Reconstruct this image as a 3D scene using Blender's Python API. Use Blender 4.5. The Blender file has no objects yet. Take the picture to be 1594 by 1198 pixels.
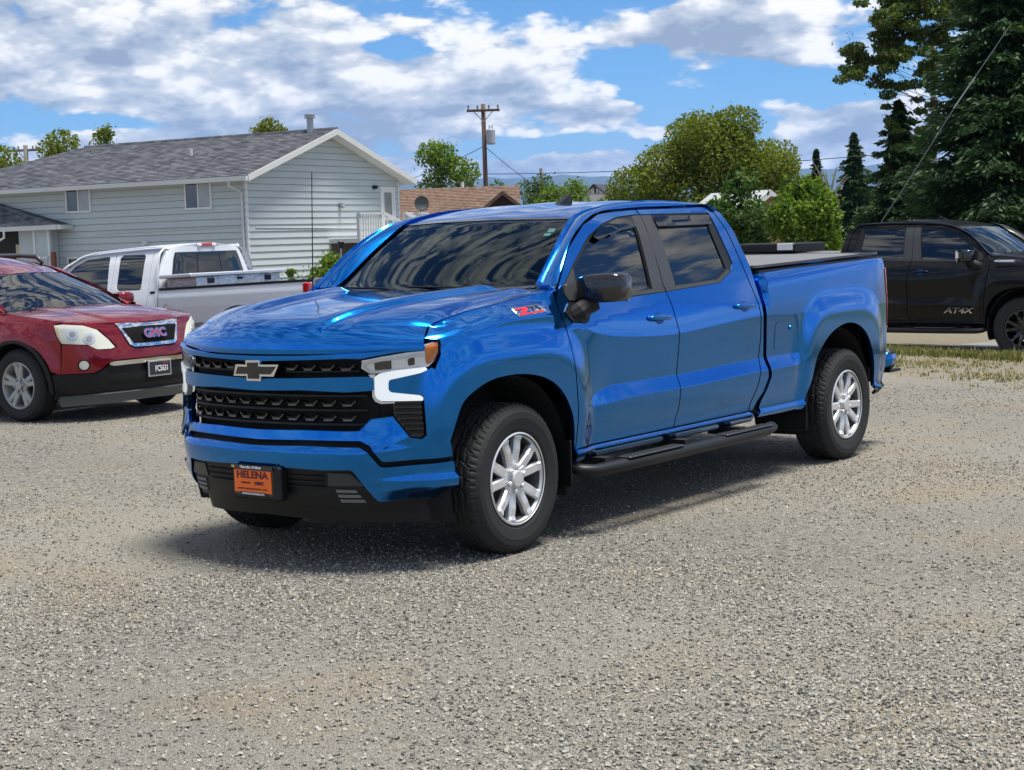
import bpy, math, random
import numpy as np
from mathutils import Matrix, Vector
from mathutils.geometry import delaunay_2d_cdt
S = bpy.context.scene
COL = S.collection
rng = np.random.default_rng(7)
random.seed(7)

# ------------------------------------------------------------------ camera
# world frame: the blue pickup stands at the origin (front axle above it), x towards its nose, y towards its left, z up
cam = bpy.data.cameras.new('camera')
camo = bpy.data.objects.new('camera', cam); COL.objects.link(camo); S.camera = camo
CAM = Vector((6.92792, 6.21694, 1.67618))
YAW, PITCH, ROLL = 3.78972, 0.08895, -0.03251
_f = Vector((math.cos(YAW)*math.cos(PITCH), math.sin(YAW)*math.cos(PITCH), -math.sin(PITCH)))
_r = Vector((math.sin(YAW), -math.cos(YAW), 0)); _u = _r.cross(_f)
_r2 = _r*math.cos(ROLL)+_u*math.sin(ROLL); _u2 = -_r*math.sin(ROLL)+_u*math.cos(ROLL)
M = Matrix((_r2, _u2, -_f)).transposed().to_4x4(); M.translation = CAM
camo.matrix_world = M
cam.sensor_width = 36; cam.lens = 2560/1594*36; cam.clip_start = .1; cam.clip_end = 40000

# ------------------------------------------------------------------ sun, sky, exposure
SUN = Vector((-.14, .24, 1.10)).normalized()
sl = bpy.data.lights.new('sun', 'SUN'); sl.energy = 4.8; sl.angle = math.radians(20); sl.color = (1, .955, .88)
so = bpy.data.objects.new('sun', sl); COL.objects.link(so)
so.rotation_euler = SUN.to_track_quat('Z', 'Y').to_euler()
S.view_settings.view_transform = 'Standard'; S.view_settings.look = 'None'
S.view_settings.exposure = .56; S.view_settings.gamma = 1.0; S.view_settings.use_curve_mapping = False
S.cycles.max_bounces = 8; S.cycles.transparent_max_bounces = 12; S.cycles.glossy_bounces = 5
S.cycles.use_denoising = True; S.cycles.caustics_reflective = False; S.cycles.caustics_refractive = False
S.cycles.sample_clamp_indirect = 6

class NT:
    """short hand for building node trees"""
    def __init__(s, tree): s.t = tree; s.n = tree.nodes; s.l = tree.links
    def new(s, typ, **kw):
        n = s.n.new(typ)
        for k, v in kw.items(): setattr(n, k, v)
        return n
    def put(s, sock, v):
        if isinstance(v, bpy.types.NodeSocket): s.l.new(v, sock)
        elif v is not None:
            try: sock.default_value = v
            except Exception: sock.default_value = (v, v, v)
    def m(s, op, a, b=None, c=None, clamp=False):
        n = s.new('ShaderNodeMath', operation=op, use_clamp=clamp)
        for i, v in enumerate((a, b, c)):
            if v is not None: s.put(n.inputs[i], v)
        return n.outputs[0]
    def vm(s, op, a, b=None, scale=None):
        n = s.new('ShaderNodeVectorMath', operation=op)
        s.put(n.inputs[0], a)
        if b is not None: s.put(n.inputs[1], b)
        if scale is not None: s.put(n.inputs['Scale'], scale)
        return n.outputs['Value' if op in ('DOT_PRODUCT', 'LENGTH', 'DISTANCE') else 'Vector']
    def noise(s, vec, scale, detail=6, rough=.55, dist=0.0, col=False, lac=2.0):
        n = s.new('ShaderNodeTexNoise'); s.put(n.inputs['Vector'], vec)
        n.inputs['Scale'].default_value = scale; n.inputs['Detail'].default_value = detail
        n.inputs['Roughness'].default_value = rough; n.inputs['Distortion'].default_value = dist; n.inputs['Lacunarity'].default_value = lac
        return n.outputs['Color' if col else 'Fac']
    def vor(s, vec, scale, feature='F1', out='Distance', rnd=1.0):
        n = s.new('ShaderNodeTexVoronoi', feature=feature); s.put(n.inputs['Vector'], vec)
        n.inputs['Scale'].default_value = scale; n.inputs['Randomness'].default_value = rnd
        return n.outputs[out]
    def sm(s, x, a, b, lo=0.0, hi=1.0):
        n = s.new('ShaderNodeMapRange', interpolation_type='SMOOTHSTEP'); s.put(n.inputs[0], x)
        for i, v in enumerate((a, b, lo, hi)): n.inputs[i+1].default_value = v
        return n.outputs[0]
    def mix(s, f, a, b, mode='MIX'):
        n = s.new('ShaderNodeMix', data_type='RGBA', blend_type=mode); s.put(n.inputs[0], f)
        for k, v in ((6, a), (7, b)):
            if isinstance(v, tuple) and len(v) == 3: v = (*v, 1)
            s.put(n.inputs[k], v)
        return n.outputs[2]
    def ramp(s, f, stops):
        n = s.new('ShaderNodeValToRGB'); s.put(n.inputs[0], f); e = n.color_ramp.elements
        while len(e) < len(stops): e.new(.5)
        for q, (pos, c) in zip(e, stops): q.position = pos; q.color = (*c, 1)
        return n.outputs[0]
    def bump(s, h, strength=.3, dist=.01):
        n = s.new('ShaderNodeBump'); s.put(n.inputs['Height'], h)
        n.inputs['Strength'].default_value = strength; n.inputs['Distance'].default_value = dist
        return n.outputs[0]

world = bpy.data.worlds.new('World'); S.world = world; world.use_nodes = True
w = NT(world.node_tree); w.n.clear()
sky = w.new('ShaderNodeTexSky', sky_type='NISHITA', sun_disc=False)
sky.sun_elevation = math.asin(SUN.z); sky.sun_rotation = math.atan2(SUN.x, SUN.y)
sky.altitude = 1200; sky.air_density = 1.0; sky.dust_density = .3; sky.ozone_density = 2.0
D = w.vm('NORMALIZE', w.new('ShaderNodeTexCoord').outputs['Generated'])
WARP = w.vm('SCALE', w.vm('SUBTRACT', w.noise(w.vm('MULTIPLY', D, (1, 1, 1.8)), 16, 4, .6, col=True), (.5, .5, .5)), scale=.045)
DW = w.vm('ADD', D, w.vm('MULTIPLY', WARP, (1, 1, .45)))
def gauss(c, rx, rz, amp):
    """a soft swelling (or, amp < 0, thinning) of the cloud cover round one direction of the sky"""
    c = Vector(c).normalized(); side = Vector((-c.y, c.x, 0)).normalized(); up = c.cross(side)
    if up.z < 0: up = -up
    a = w.m('MULTIPLY', w.vm('DOT_PRODUCT', DW, tuple(side)), 1/rx); b = w.m('MULTIPLY', w.vm('DOT_PRODUCT', w.vm('SUBTRACT', DW, tuple(c)), tuple(up)), 1/rz)
    q = w.m('ADD', w.m('MULTIPLY', a, a), w.m('MULTIPLY', b, b))
    front = w.m('GREATER_THAN', w.vm('DOT_PRODUCT', D, tuple(c)), 0.0)
    return w.m('MULTIPLY', w.m('MULTIPLY', w.m('POWER', 2.718, w.m('MULTIPLY', q, -1)), front), amp)
cover = None
for c, rx, rz, amp in [((-.8685, -.4915, .0660), .036, .011, -.20), ((-.9012, -.4238, .083), .038, .009, -.19), ((-.8421, -.5331, .0840), .016, .008, -.14),
                       ((-.6347, -.7691, .074), .022, .005, -.30), ((-.7534, -.6469, .1182), .024, .005, -.17), ((-.8150, -.5770, .0560), .045, .0045, -.20), ((-.8375, -.5400, .098), .016, .006, -.16),
                       ((-.795, -.598, .086), .035, .012, .12), ((-.8280, -.5555, .0745), .024, .008, .20), ((-.8450, -.5310, .0610), .016, .005, .18), ((-.8834, -.463, .0700), .016, .005, .16), ((-.8156, -.5766, .0440), .040, .006, .20), ((-.8614, -.495, .1180), .05, .012, .10), ((-.8495, -.5142, .118), .045, .012, .16), ((-.9005, -.4284, .0560), .036, .014, .26),
                       ((-.6701, -.7344, .1075), .13, .03, .15), ((-.66, -.748, .052), .12, .012, .16), ((-.72, -.69, .066), .06, .012, .10), ((-.8222, -.5671, .034), .22, .012, .17)]:
    g = gauss(c, rx, rz, amp); cover = g if cover is None else w.m('ADD', cover, g)
def density(shift):
    q = w.vm('ADD', D, shift) if shift else D
    q = w.vm('MULTIPLY', q, (1.0, 1.0, 2.3))
    big = w.noise(q, 9.0, 2, .5, .35); fine = w.noise(q, 24.0, 10, .58, .15)
    v = w.new('ShaderNodeTexVoronoi', feature='F1', normalize=True); w.put(v.inputs['Vector'], w.vm('ADD', q, w.vm('SCALE', w.vm('SUBTRACT', w.noise(q, 30, 3, .6, col=True), (.5, .5, .5)), scale=.03)))
    v.inputs['Scale'].default_value = 26; v.inputs['Detail'].default_value = 2.0; v.inputs['Roughness'].default_value = .55; v.inputs['Lacunarity'].default_value = 2.2
    puff = w.m('SUBTRACT', 1.0, v.outputs['Distance'])
    return w.m('ADD', w.m('ADD', w.m('MULTIPLY', big, .60), w.m('MULTIPLY', fine, .24)), w.m('MULTIPLY', w.m('SUBTRACT', puff, .43), .36))
d0 = density(None); d1 = density((-.004, .006, .0065)); d2 = density((-.010, .016, .016))
dc = w.m('ADD', d0, cover)
mask = w.sm(dc, .478, .555)
lit = w.m('ADD', w.m('MULTIPLY', w.m('SUBTRACT', d0, d1), 5.0), w.m('MULTIPLY', w.m('SUBTRACT', d0, d2), 4.5))
thick = w.sm(dc, .56, .80)
shade = w.m('ADD', w.m('MULTIPLY', lit, .80), w.m('SUBTRACT', .56, w.m('MULTIPLY', thick, .34)), clamp=True)
ccol = w.ramp(shade, [(0.0, (3.0, 3.6, 4.6)), (.30, (4.4, 5.0, 5.9)), (.60, (6.0, 6.35, 6.8)), (.85, (8.6, 8.6, 8.5)), (1.0, (9.7, 9.5, 9.0))])
sepd = w.new('ShaderNodeSeparateXYZ'); w.put(sepd.inputs[0], D)
skyc = w.mix(1.0, sky.outputs[0], w.mix(w.sm(sepd.outputs[2], .0, .10), (.62, .74, 1.02), (.46, .78, 1.10)), 'MULTIPLY')
bg = w.new('ShaderNodeBackground'); bg.inputs['Strength'].default_value = .08
w.l.new(w.mix(mask, skyc, ccol), bg.inputs['Color'])
w.l.new(bg.outputs[0], w.new('ShaderNodeOutputWorld').inputs[0])

# ------------------------------------------------------------------ materials
MATS = {}
def mat(name, col=(.5, .5, .5), rough=.5, metal=0.0, coat=0.0, spec=.5, var=.12, vscale=8.0, bump=0.0, bscale=60.0, emit=None, coat_rough=.03):
    if name in MATS: return MATS[name]
    m = bpy.data.materials.new(name); m.use_nodes = True; t = NT(m.node_tree); b = t.n['Principled BSDF']
    P = t.new('ShaderNodeTexCoord').outputs['Object']
    n = t.noise(P, vscale, 4)
    c2 = tuple(x*(1-var) for x in col); c3 = tuple(min(1, x*(1+var)) for x in col)
    t.l.new(t.mix(n, c2, c3), b.inputs['Base Color'])
    b.inputs['Roughness'].default_value = rough; b.inputs['Metallic'].default_value = metal
    b.inputs['Coat Weight'].default_value = coat; b.inputs['Coat Roughness'].default_value = coat_rough; b.inputs['Specular IOR Level'].default_value = spec
    if bump: t.l.new(t.bump(t.noise(P, bscale, 5), bump, .004), b.inputs['Normal'])
    if emit: b.inputs['Emission Color'].default_value = (*emit[:3], 1); b.inputs['Emission Strength'].default_value = emit[3]
    MATS[name] = m; return m
def paint(name, col, metal=.55, rough=.32, coat=1.0, dust=0.0, spec=.5):
    if name in MATS: return MATS[name]
    m = bpy.data.materials.new(name); m.use_nodes = True; t = NT(m.node_tree); b = t.n['Principled BSDF']
    P = t.new('ShaderNodeTexCoord').outputs['Object']
    fl = t.noise(P, 900, 1); c = t.mix(fl, tuple(x*.82 for x in col), tuple(min(1, x*1.18) for x in col))
    if dust:
        dn = t.sm(t.noise(P, 3, 6, .6), .45, .75); sep = t.new('ShaderNodeSeparateXYZ'); t.put(sep.inputs[0], P)
        low = t.sm(sep.outputs[2], .75, .35)
        f = t.m('MULTIPLY', t.m('MULTIPLY', dn, low), dust); c = t.mix(f, c, (.30, .27, .23))
        t.l.new(t.m('ADD', .03, t.m('MULTIPLY', f, .4)), b.inputs['Coat Roughness'])
    t.l.new(c, b.inputs['Base Color'])
    b.inputs['Metallic'].default_value = metal; b.inputs['Roughness'].default_value = rough
    b.inputs['Coat Weight'].default_value = coat; b.inputs['Specular IOR Level'].default_value = spec
    if not dust: b.inputs['Coat Roughness'].default_value = .02
    MATS[name] = m; return m
def glass(name, tint=(.25, .32, .32), ior=1.55, rough=0.0, gcol=(1, 1, 1)):
    if name in MATS: return MATS[name]
    m = bpy.data.materials.new(name); m.use_nodes = True; t = NT(m.node_tree); t.n.clear()
    tr = t.new('ShaderNodeBsdfTransparent'); P = t.new('ShaderNodeTexCoord').outputs['Object']
    t.put(tr.inputs[0], t.mix(t.noise(P, 2, 2), tuple(x*.93 for x in tint), tint))
    gl = t.new('ShaderNodeBsdfGlossy'); gl.inputs['Roughness'].default_value = rough; gl.inputs['Color'].default_value = (*gcol, 1)
    fr = t.new('ShaderNodeFresnel'); fr.inputs[0].default_value = ior
    mx = t.new('ShaderNodeMixShader'); t.l.new(fr.outputs[0], mx.inputs[0]); t.l.new(tr.outputs[0], mx.inputs[1]); t.l.new(gl.outputs[0], mx.inputs[2])
    t.l.new(mx.outputs[0], t.new('ShaderNodeOutputMaterial').inputs[0]); MATS[name] = m; return m

# ------------------------------------------------------------------ mesh helpers
def mk(name, V, F, m=None, parent=None, nrm=None, smooth=False, mi=None):
    me = bpy.data.meshes.new(name)
    V = np.asarray(V, float).reshape(-1, 3)
    me.from_pydata(V.tolist(), [], [list(map(int, f)) for f in F]); me.validate(clean_customdata=False)
    if m is not None:
        for q in (m if isinstance(m, (list, tuple)) else [m]): me.materials.append(q)
    if mi is not None and len(me.polygons) == len(mi): me.polygons.foreach_set('material_index', np.asarray(mi, np.int32))
    if smooth or nrm is not None: me.polygons.foreach_set('use_smooth', np.ones(len(me.polygons), bool))
    if nrm is not None:
        li = np.empty(len(me.loops), np.int32); me.loops.foreach_get('vertex_index', li)
        me.normals_split_custom_set(np.asarray(nrm)[li].tolist())
    me.update()
    o = bpy.data.objects.new(name, me); COL.objects.link(o)
    if parent is not None: o.parent = parent
    return o
def thing(name, label, cat, loc=(0, 0, 0), rz=0.0, group=None):
    o = bpy.data.objects.new(name, None); COL.objects.link(o); o.empty_display_size = .3
    o.location = loc; o.rotation_euler = (0, 0, rz); return tag(o, label, cat, group)
def tag(o, label, cat, group=None):
    o['label'] = label; o['category'] = cat
    if group: o['group'] = group
    return o
def kind(o, k): o['kind'] = k; return o

class MB:
    """collects simple solids into one mesh"""
    def __init__(s): s.v = []; s.f = []; s.mi = []; s.cur = 0
    def add(s, V, F):
        n = len(s.v); s.v.extend([tuple(map(float, q)) for q in V]); s.f.extend([[i+n for i in f] for f in F]); s.mi.extend([s.cur]*len(F)); return s
    def box(s, c, d, rz=0.0, bev=0.0):
        x, y, z = d[0]/2, d[1]/2, d[2]/2; co, si = math.cos(rz), math.sin(rz)
        if bev <= 0:
            P = [(a*x, b*y, e*z) for e in (-1, 1) for b in (-1, 1) for a in (-1, 1)]
            F = [(0, 2, 3, 1), (4, 5, 7, 6), (0, 1, 5, 4), (2, 6, 7, 3), (0, 4, 6, 2), (1, 3, 7, 5)]
        else:
            bev = min(bev, x*.9, y*.9, z*.9)
            ring = lambda X, Y, Z: [(X, -Y+bev, Z), (X, Y-bev, Z), (X-bev, Y, Z), (-X+bev, Y, Z), (-X, Y-bev, Z), (-X, -Y+bev, Z), (-X+bev, -Y, Z), (X-bev, -Y, Z)]
            P = ring(x-bev, y-bev, -z)+ring(x, y, -z+bev)+ring(x, y, z-bev)+ring(x-bev, y-bev, z); F = []
            for k in range(3):
                for i in range(8): F.append((k*8+i, k*8+(i+1) % 8, k*8+8+(i+1) % 8, k*8+8+i))
            F += [tuple(range(7, -1, -1)), tuple(range(24, 32))]
        return s.add([(c[0]+a*co-b*si, c[1]+a*si+b*co, c[2]+e) for a, b, e in P], F)
    def tube(s, pts, r, n=8, cap=True):
        pts = [Vector(q) for q in pts]; R = r if isinstance(r, (list, tuple)) else [r]*len(pts); V = []; F = []
        up = Vector((0, 0, 1)); prev = None
        for i, q in enumerate(pts):
            d = (pts[min(i+1, len(pts)-1)]-pts[max(i-1, 0)]).normalized()
            if prev is None: a = d.cross(up if abs(d.z) < .9 else Vector((1, 0, 0))).normalized()
            else: a = (prev-d*prev.dot(d)).normalized()
            prev = a; b = d.cross(a)
            V += [tuple(q+(a*math.cos(2*math.pi*k/n)+b*math.sin(2*math.pi*k/n))*R[i]) for k in range(n)]
        for i in range(len(pts)-1):
            for k in range(n): F.append((i*n+k, i*n+(k+1) % n, (i+1)*n+(k+1) % n, (i+1)*n+k))
        if cap: F += [tuple(range(n-1, -1, -1)), tuple(range((len(pts)-1)*n, len(pts)*n))]
        return s.add(V, F)
    def prism(s, poly, fn, d0, d1):
        """a flat outline given thickness: fn(u, v, depth) -> point"""
        n = len(poly); V = [fn(a, b, d0) for a, b in poly]+[fn(a, b, d1) for a, b in poly]
        F = [tuple(range(n)), tuple(range(2*n-1, n-1, -1))]+[(i, i+n, (i+1) % n+n, (i+1) % n) for i in range(n)]
        return s.add(V, F)
    def quad(s, a, b, c, d): return s.add([a, b, c, d], [(0, 1, 2, 3)])
    def build(s, name, m=None, parent=None, smooth=False): return mk(name, s.v, s.f, m, parent, smooth=smooth, mi=s.mi if isinstance(m, (list, tuple)) else None)

def lathe(prof, n=64, axis='y', fn=None):
    """spin (radius, height) pairs round an axis; fn may push the radius about"""
    V = []; F = []; k = len(prof)
    for i in range(n):
        t = 2*math.pi*i/n
        for j, (r, h) in enumerate(prof):
            if fn: r = r+fn(t, j, r, h)
            V.append((r*math.cos(t), h, r*math.sin(t)) if axis == 'y' else (r*math.cos(t), r*math.sin(t), h))
    for i in range(n):
        for j in range(k-1): F.append((i*k+j, i*k+j+1, ((i+1) % n)*k+j+1, ((i+1) % n)*k+j))
    return V, F
def inside(P, poly):
    poly = np.asarray(poly); x, y = P[:, 0], P[:, 1]; r = np.zeros(len(P), bool); n = len(poly)
    for i in range(n):
        (x1, y1), (x2, y2) = poly[i], poly[(i+1) % n]
        if y1 == y2: continue
        c = ((y1 > y) != (y2 > y)) & (x < (x2-x1)*(y-y1)/(y2-y1)+x1); r ^= c
    return r
def edge_dist(P, poly):
    poly = np.asarray(poly); d = np.full(len(P), 1e9)
    for i in range(len(poly)):
        a, b = poly[i], poly[(i+1) % len(poly)]; ab = b-a; L = ab@ab
        if L < 1e-12: continue
        t = np.clip(((P-a)@ab)/L, 0, 1); d = np.minimum(d, np.linalg.norm(P-(a+t[:, None]*ab), axis=1))
    return d
def fillet(pts, r):
    """round every corner of an outline"""
    if r <= 0: return [tuple(q) for q in pts]
    out = []; n = len(pts); P = np.asarray(pts, float)
    for i in range(n):
        a, b, c = P[i-1], P[i], P[(i+1) % n]; la, lc = np.linalg.norm(a-b), np.linalg.norm(c-b)
        k = min(r, la*.45, lc*.45); ua, uc = (a-b)/(la+1e-9), (c-b)/(lc+1e-9)
        if ua@uc < -.985: out.append(tuple(b)); continue
        p0, p1 = b+ua*k, b+uc*k
        for t in (0, .25, .5, .75, 1): out.append(tuple((1-t)**2*p0+2*t*(1-t)*b+t*t*p1))
    return out
def resample(pts, step):
    out = []; n = len(pts)
    for i in range(n):
        a, b = np.asarray(pts[i], float), np.asarray(pts[(i+1) % n], float); L = np.linalg.norm(b-a)
        if L < 1e-6: continue
        k = max(1, int(math.ceil(L/step)))
        for j in range(k): out.append(tuple(a+(b-a)*j/k))
    return out
def spline(pts, n=6):
    """open smooth curve through points"""
    P = np.asarray(pts, float); P = np.vstack([2*P[0]-P[1], P, 2*P[-1]-P[-2]]); out = []
    for i in range(1, len(P)-2):
        for t in np.linspace(0, 1, n, endpoint=False):
            p0, p1, p2, p3 = P[i-1:i+3]; out.append(tuple(.5*((2*p1)+(-p0+p2)*t+(2*p0-5*p1+4*p2-p3)*t*t+(-p0+3*p1-3*p2+p3)*t**3)))
    out.append(tuple(P[-2])); return out
def patch(name, outline, m, parent, F, holes=(), lines=(), step=.03, rim=.02, off=0.0, mir=False, rnd=0.0, out_hint=None, eps=.003, rimh=None):
    """a panel: an outline in the (a, z) coordinates of a body surface, given the surface's shape, its exact shading normals and a turned-in edge"""
    loops = [resample(fillet(outline, rnd), step)]+[resample(h, step) for h in holes]
    outer = np.array(loops[0]); lo, hi = outer.min(0), outer.max(0)
    gx = np.arange(lo[0]+step*.5, hi[0], step); gy = np.arange(lo[1]+step*.5, hi[1], step*.9)
    if len(gx) and len(gy):
        GX, GY = np.meshgrid(gx, gy); GX[1::2] += step*.5; G = np.stack([GX.ravel(), GY.ravel()], 1)
        k = inside(G, outer) & (edge_dist(G, outer) > step*.45)
        for h in loops[1:]: k &= ~inside(G, h) & (edge_dist(G, h) > step*.45)
        G = G[k]
        for ln in lines:                                # crease lines of the body get a pair of point rows of their own
            ax = np.arange(lo[0], hi[0], step*.6); lz = ln(ax); sl_ = np.abs(np.gradient(lz, ax)) < 3
            C = np.concatenate([np.stack([ax, lz-.0045], 1), np.stack([ax, lz+.0045], 1)]); ok = inside(C, outer) & (edge_dist(C, outer) > .006)
            for h in loops[1:]: ok &= ~inside(C, h) & (edge_dist(C, h) > .006)
            C = C[ok]
            if len(C): G = G[np.abs(G[:, 1]-ln(G[:, 0])) > step*.55]; G = np.vstack([G, C])
    else: G = np.zeros((0, 2))
    pts = []; edges = []
    for L in loops:
        n0 = len(pts); pts += L; edges += [(n0+i, n0+(i+1) % len(L)) for i in range(len(L))]
    nb = len(pts); allp = [Vector(q) for q in pts]+[Vector(q) for q in G]
    v2, e2, f2, ov, oe, of = delaunay_2d_cdt(allp, edges, [], 0, 1e-7)
    V2 = np.array([(q.x, q.y) for q in v2]); T = np.array([f for f in f2 if len(f) == 3])
    c = V2[T].mean(1); k = inside(c, outer)
    for h in loops[1:]: k &= ~inside(c, h)
    T = T[k]
    P = F(V2[:, 0], V2[:, 1], off)
    da = F(V2[:, 0]+eps, V2[:, 1], off)-F(V2[:, 0]-eps, V2[:, 1], off); db = F(V2[:, 0], V2[:, 1]+eps, off)-F(V2[:, 0], V2[:, 1]-eps, off)
    N = np.cross(db, da); N /= np.linalg.norm(N, axis=1, keepdims=True)+1e-12     # outward for bodies whose a runs tail to nose on the left
    fn = np.cross(P[T[:, 1]]-P[T[:, 0]], P[T[:, 2]]-P[T[:, 0]]); flip = (fn*N[T[:, 0]]).sum(1) < 0
    T[flip] = T[flip][:, ::-1]
    faces = T.tolist(); nv = len(P); VV = [P]; NN = [N]
    if rim > 0:
        remap = {}
        for i, src in enumerate(ov):
            for s_ in src: remap[s_] = i
        base = nv
        for L0, L in zip(np.cumsum([0]+[len(q) for q in loops])[:-1], loops):
            ids = [remap.get(L0+i, L0+i) for i in range(len(L))]; n = len(ids)
            A = P[ids]; B = A-N[ids]*rim
            tv = np.roll(A, -1, 0)-np.roll(A, 1, 0); side = np.cross(tv, N[ids]); side /= np.linalg.norm(side, axis=1, keepdims=True)+1e-12
            cen = F(np.array([np.mean([q[0] for q in L])]), np.array([np.mean([q[1] for q in L])]), off)[0]
            area = 0.5*sum(L[i][0]*L[(i+1) % n][1]-L[(i+1) % n][0]*L[i][1] for i in range(n))
            sgn = 1 if (area > 0) == (L0 == 0) else -1
            probe = np.cross(da[ids], db[ids]); 
            sd = side*(-sgn)
            # pick the direction that leaves the panel
            a2 = np.array(L); tn = np.roll(a2, -1, 0)-np.roll(a2, 1, 0); on = np.stack([tn[:, 1], -tn[:, 0]], 1)*(1 if area > 0 else -1)
            if L0 != 0: on = -on
            on /= np.linalg.norm(on, axis=1, keepdims=True)+1e-12
            out3 = F(a2[:, 0]+on[:, 0]*.004, a2[:, 1]+on[:, 1]*.004, off)-A
            sg = np.sign((out3*side).sum(1)); sg[sg == 0] = 1; side = side*sg[:, None]
            VV += [A, B]; NN += [side, side]
            for i in range(n):
                j = (i+1) % n; q = [base+i, base+j, base+n+j, base+n+i]
                fnn = np.cross(A[j]-A[i], B[i]-A[i])
                if (fnn@side[i]) < 0: q = q[::-1]
                faces.append(q)
            base += 2*n
    VV = np.vstack(VV); NN = np.vstack(NN)
    if mir:
        VV = VV*[1, -1, 1]; NN = NN*[1, -1, 1]; faces = [f[::-1] for f in faces]
    return mk(name, VV, faces, m, parent, nrm=NN)
def grid(name, F, nu, nv, m, parent, mir=False, flip=False, solid=0.0):
    """a surface F(u, v), u and v from 0 to 1, with exact shading normals"""
    u, v = np.meshgrid(np.linspace(0, 1, nu), np.linspace(0, 1, nv), indexing='ij'); u = u.ravel(); v = v.ravel()
    P = F(u, v); e = 1e-3
    N = np.cross(F(u+e, v)-F(u-e, v), F(u, v+e)-F(u, v-e)); N /= np.linalg.norm(N, axis=1, keepdims=True)+1e-12
    F4 = [(i*nv+j, (i+1)*nv+j, (i+1)*nv+j+1, i*nv+j+1) for i in range(nu-1) for j in range(nv-1)]
    if flip: N = -N; F4 = [f[::-1] for f in F4]
    if solid:
        n = len(P); b = [i*nv for i in range(nu)]+[(nu-1)*nv+j for j in range(1, nv)]+[i*nv+nv-1 for i in range(nu-2, -1, -1)]+[j for j in range(nv-2, 0, -1)]
        A = P[b]; B = A-N[b]*solid; V = np.vstack([P, A, B]); k = len(b)
        sd = np.cross(np.roll(A, -1, 0)-np.roll(A, 1, 0), N[b]); sd /= np.linalg.norm(sd, axis=1, keepdims=True)+1e-12
        if flip: sd = -sd
        F4 = F4+[(n+i, n+k+i, n+k+(i+1) % k, n+(i+1) % k) if not flip else (n+i, n+(i+1) % k, n+k+(i+1) % k, n+k+i) for i in range(k)]
        N = np.vstack([N, sd, sd]); P = V
    if mir: P = P*[1, -1, 1]; N = N*[1, -1, 1]; F4 = [f[::-1] for f in F4]
    return mk(name, P, F4, m, parent, nrm=N)
def text_mesh(txt, size, depth=.002, bold=0.0, shear=0.0, sx=1.0):
    c = bpy.data.curves.new('lettering', 'FONT'); c.body = txt; c.size = size; c.extrude = depth; c.align_x = 'CENTER'; c.align_y = 'CENTER'; c.offset = bold; c.shear = shear; c.resolution_u = 3
    o = bpy.data.objects.new('lettering', c); COL.objects.link(o); bpy.context.view_layer.update()
    me = o.evaluated_get(bpy.context.evaluated_depsgraph_get()).to_mesh()
    V = np.array([v.co[:] for v in me.vertices]).reshape(-1, 3); F = [tuple(q.vertices) for q in me.polygons]
    o.to_mesh_clear(); bpy.data.objects.remove(o); bpy.data.curves.remove(c)
    V[:, 0] *= sx; return V, F
def lettering(name, txt, size, m, parent, org, right, up, depth=.002, bold=0.0, shear=0.0, sx=1.0, bend=None):
    """raised letters laid on a face: org is the middle of the word"""
    V, F = text_mesh(txt, size, depth, bold, shear, sx); R = Vector(right).normalized(); U = Vector(up).normalized(); N = R.cross(U); o = Vector(org)
    return mk(name, [tuple(o+R*a+U*b+N*c) for a, b, c in V], F, m, parent)
def pch(pts):
    """smooth monotone interpolation through (x, y) knots, flat beyond them"""
    X=np.array([q[0] for q in pts],float); Y=np.array([q[1] for q in pts],float)
    if X[0]>X[-1]: X=X[::-1]; Y=Y[::-1]
    h=np.diff(X); d=np.diff(Y)/h; m=np.zeros(len(X))
    for i in range(1,len(X)-1):
        if d[i-1]*d[i]>0:
            w1=2*h[i]+h[i-1]; w2=h[i]+2*h[i-1]; m[i]=(w1+w2)/(w1/d[i-1]+w2/d[i])
    m[0]=d[0]*.6; m[-1]=d[-1]*.6
    def f(x):
        x=np.clip(np.asarray(x,float),X[0],X[-1]); i=np.clip(np.searchsorted(X,x)-1,0,len(X)-2)
        t=(x-X[i])/h[i]; t2=t*t; t3=t2*t
        return (2*t3-3*t2+1)*Y[i]+(t3-2*t2+t)*h[i]*m[i]+(-2*t3+3*t2)*Y[i+1]+(t3-t2)*h[i]*m[i+1]
    return f
def lin(pts):
    X=[q[0] for q in pts]; Y=[q[1] for q in pts]
    if X[0]>X[-1]: X=X[::-1]; Y=Y[::-1]
    return lambda x: np.interp(x,X,Y)
def sst(e0,e1,x):
    t=np.clip((x-e0)/(e1-e0),0,1); return t*t*(3-2*t)
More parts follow.
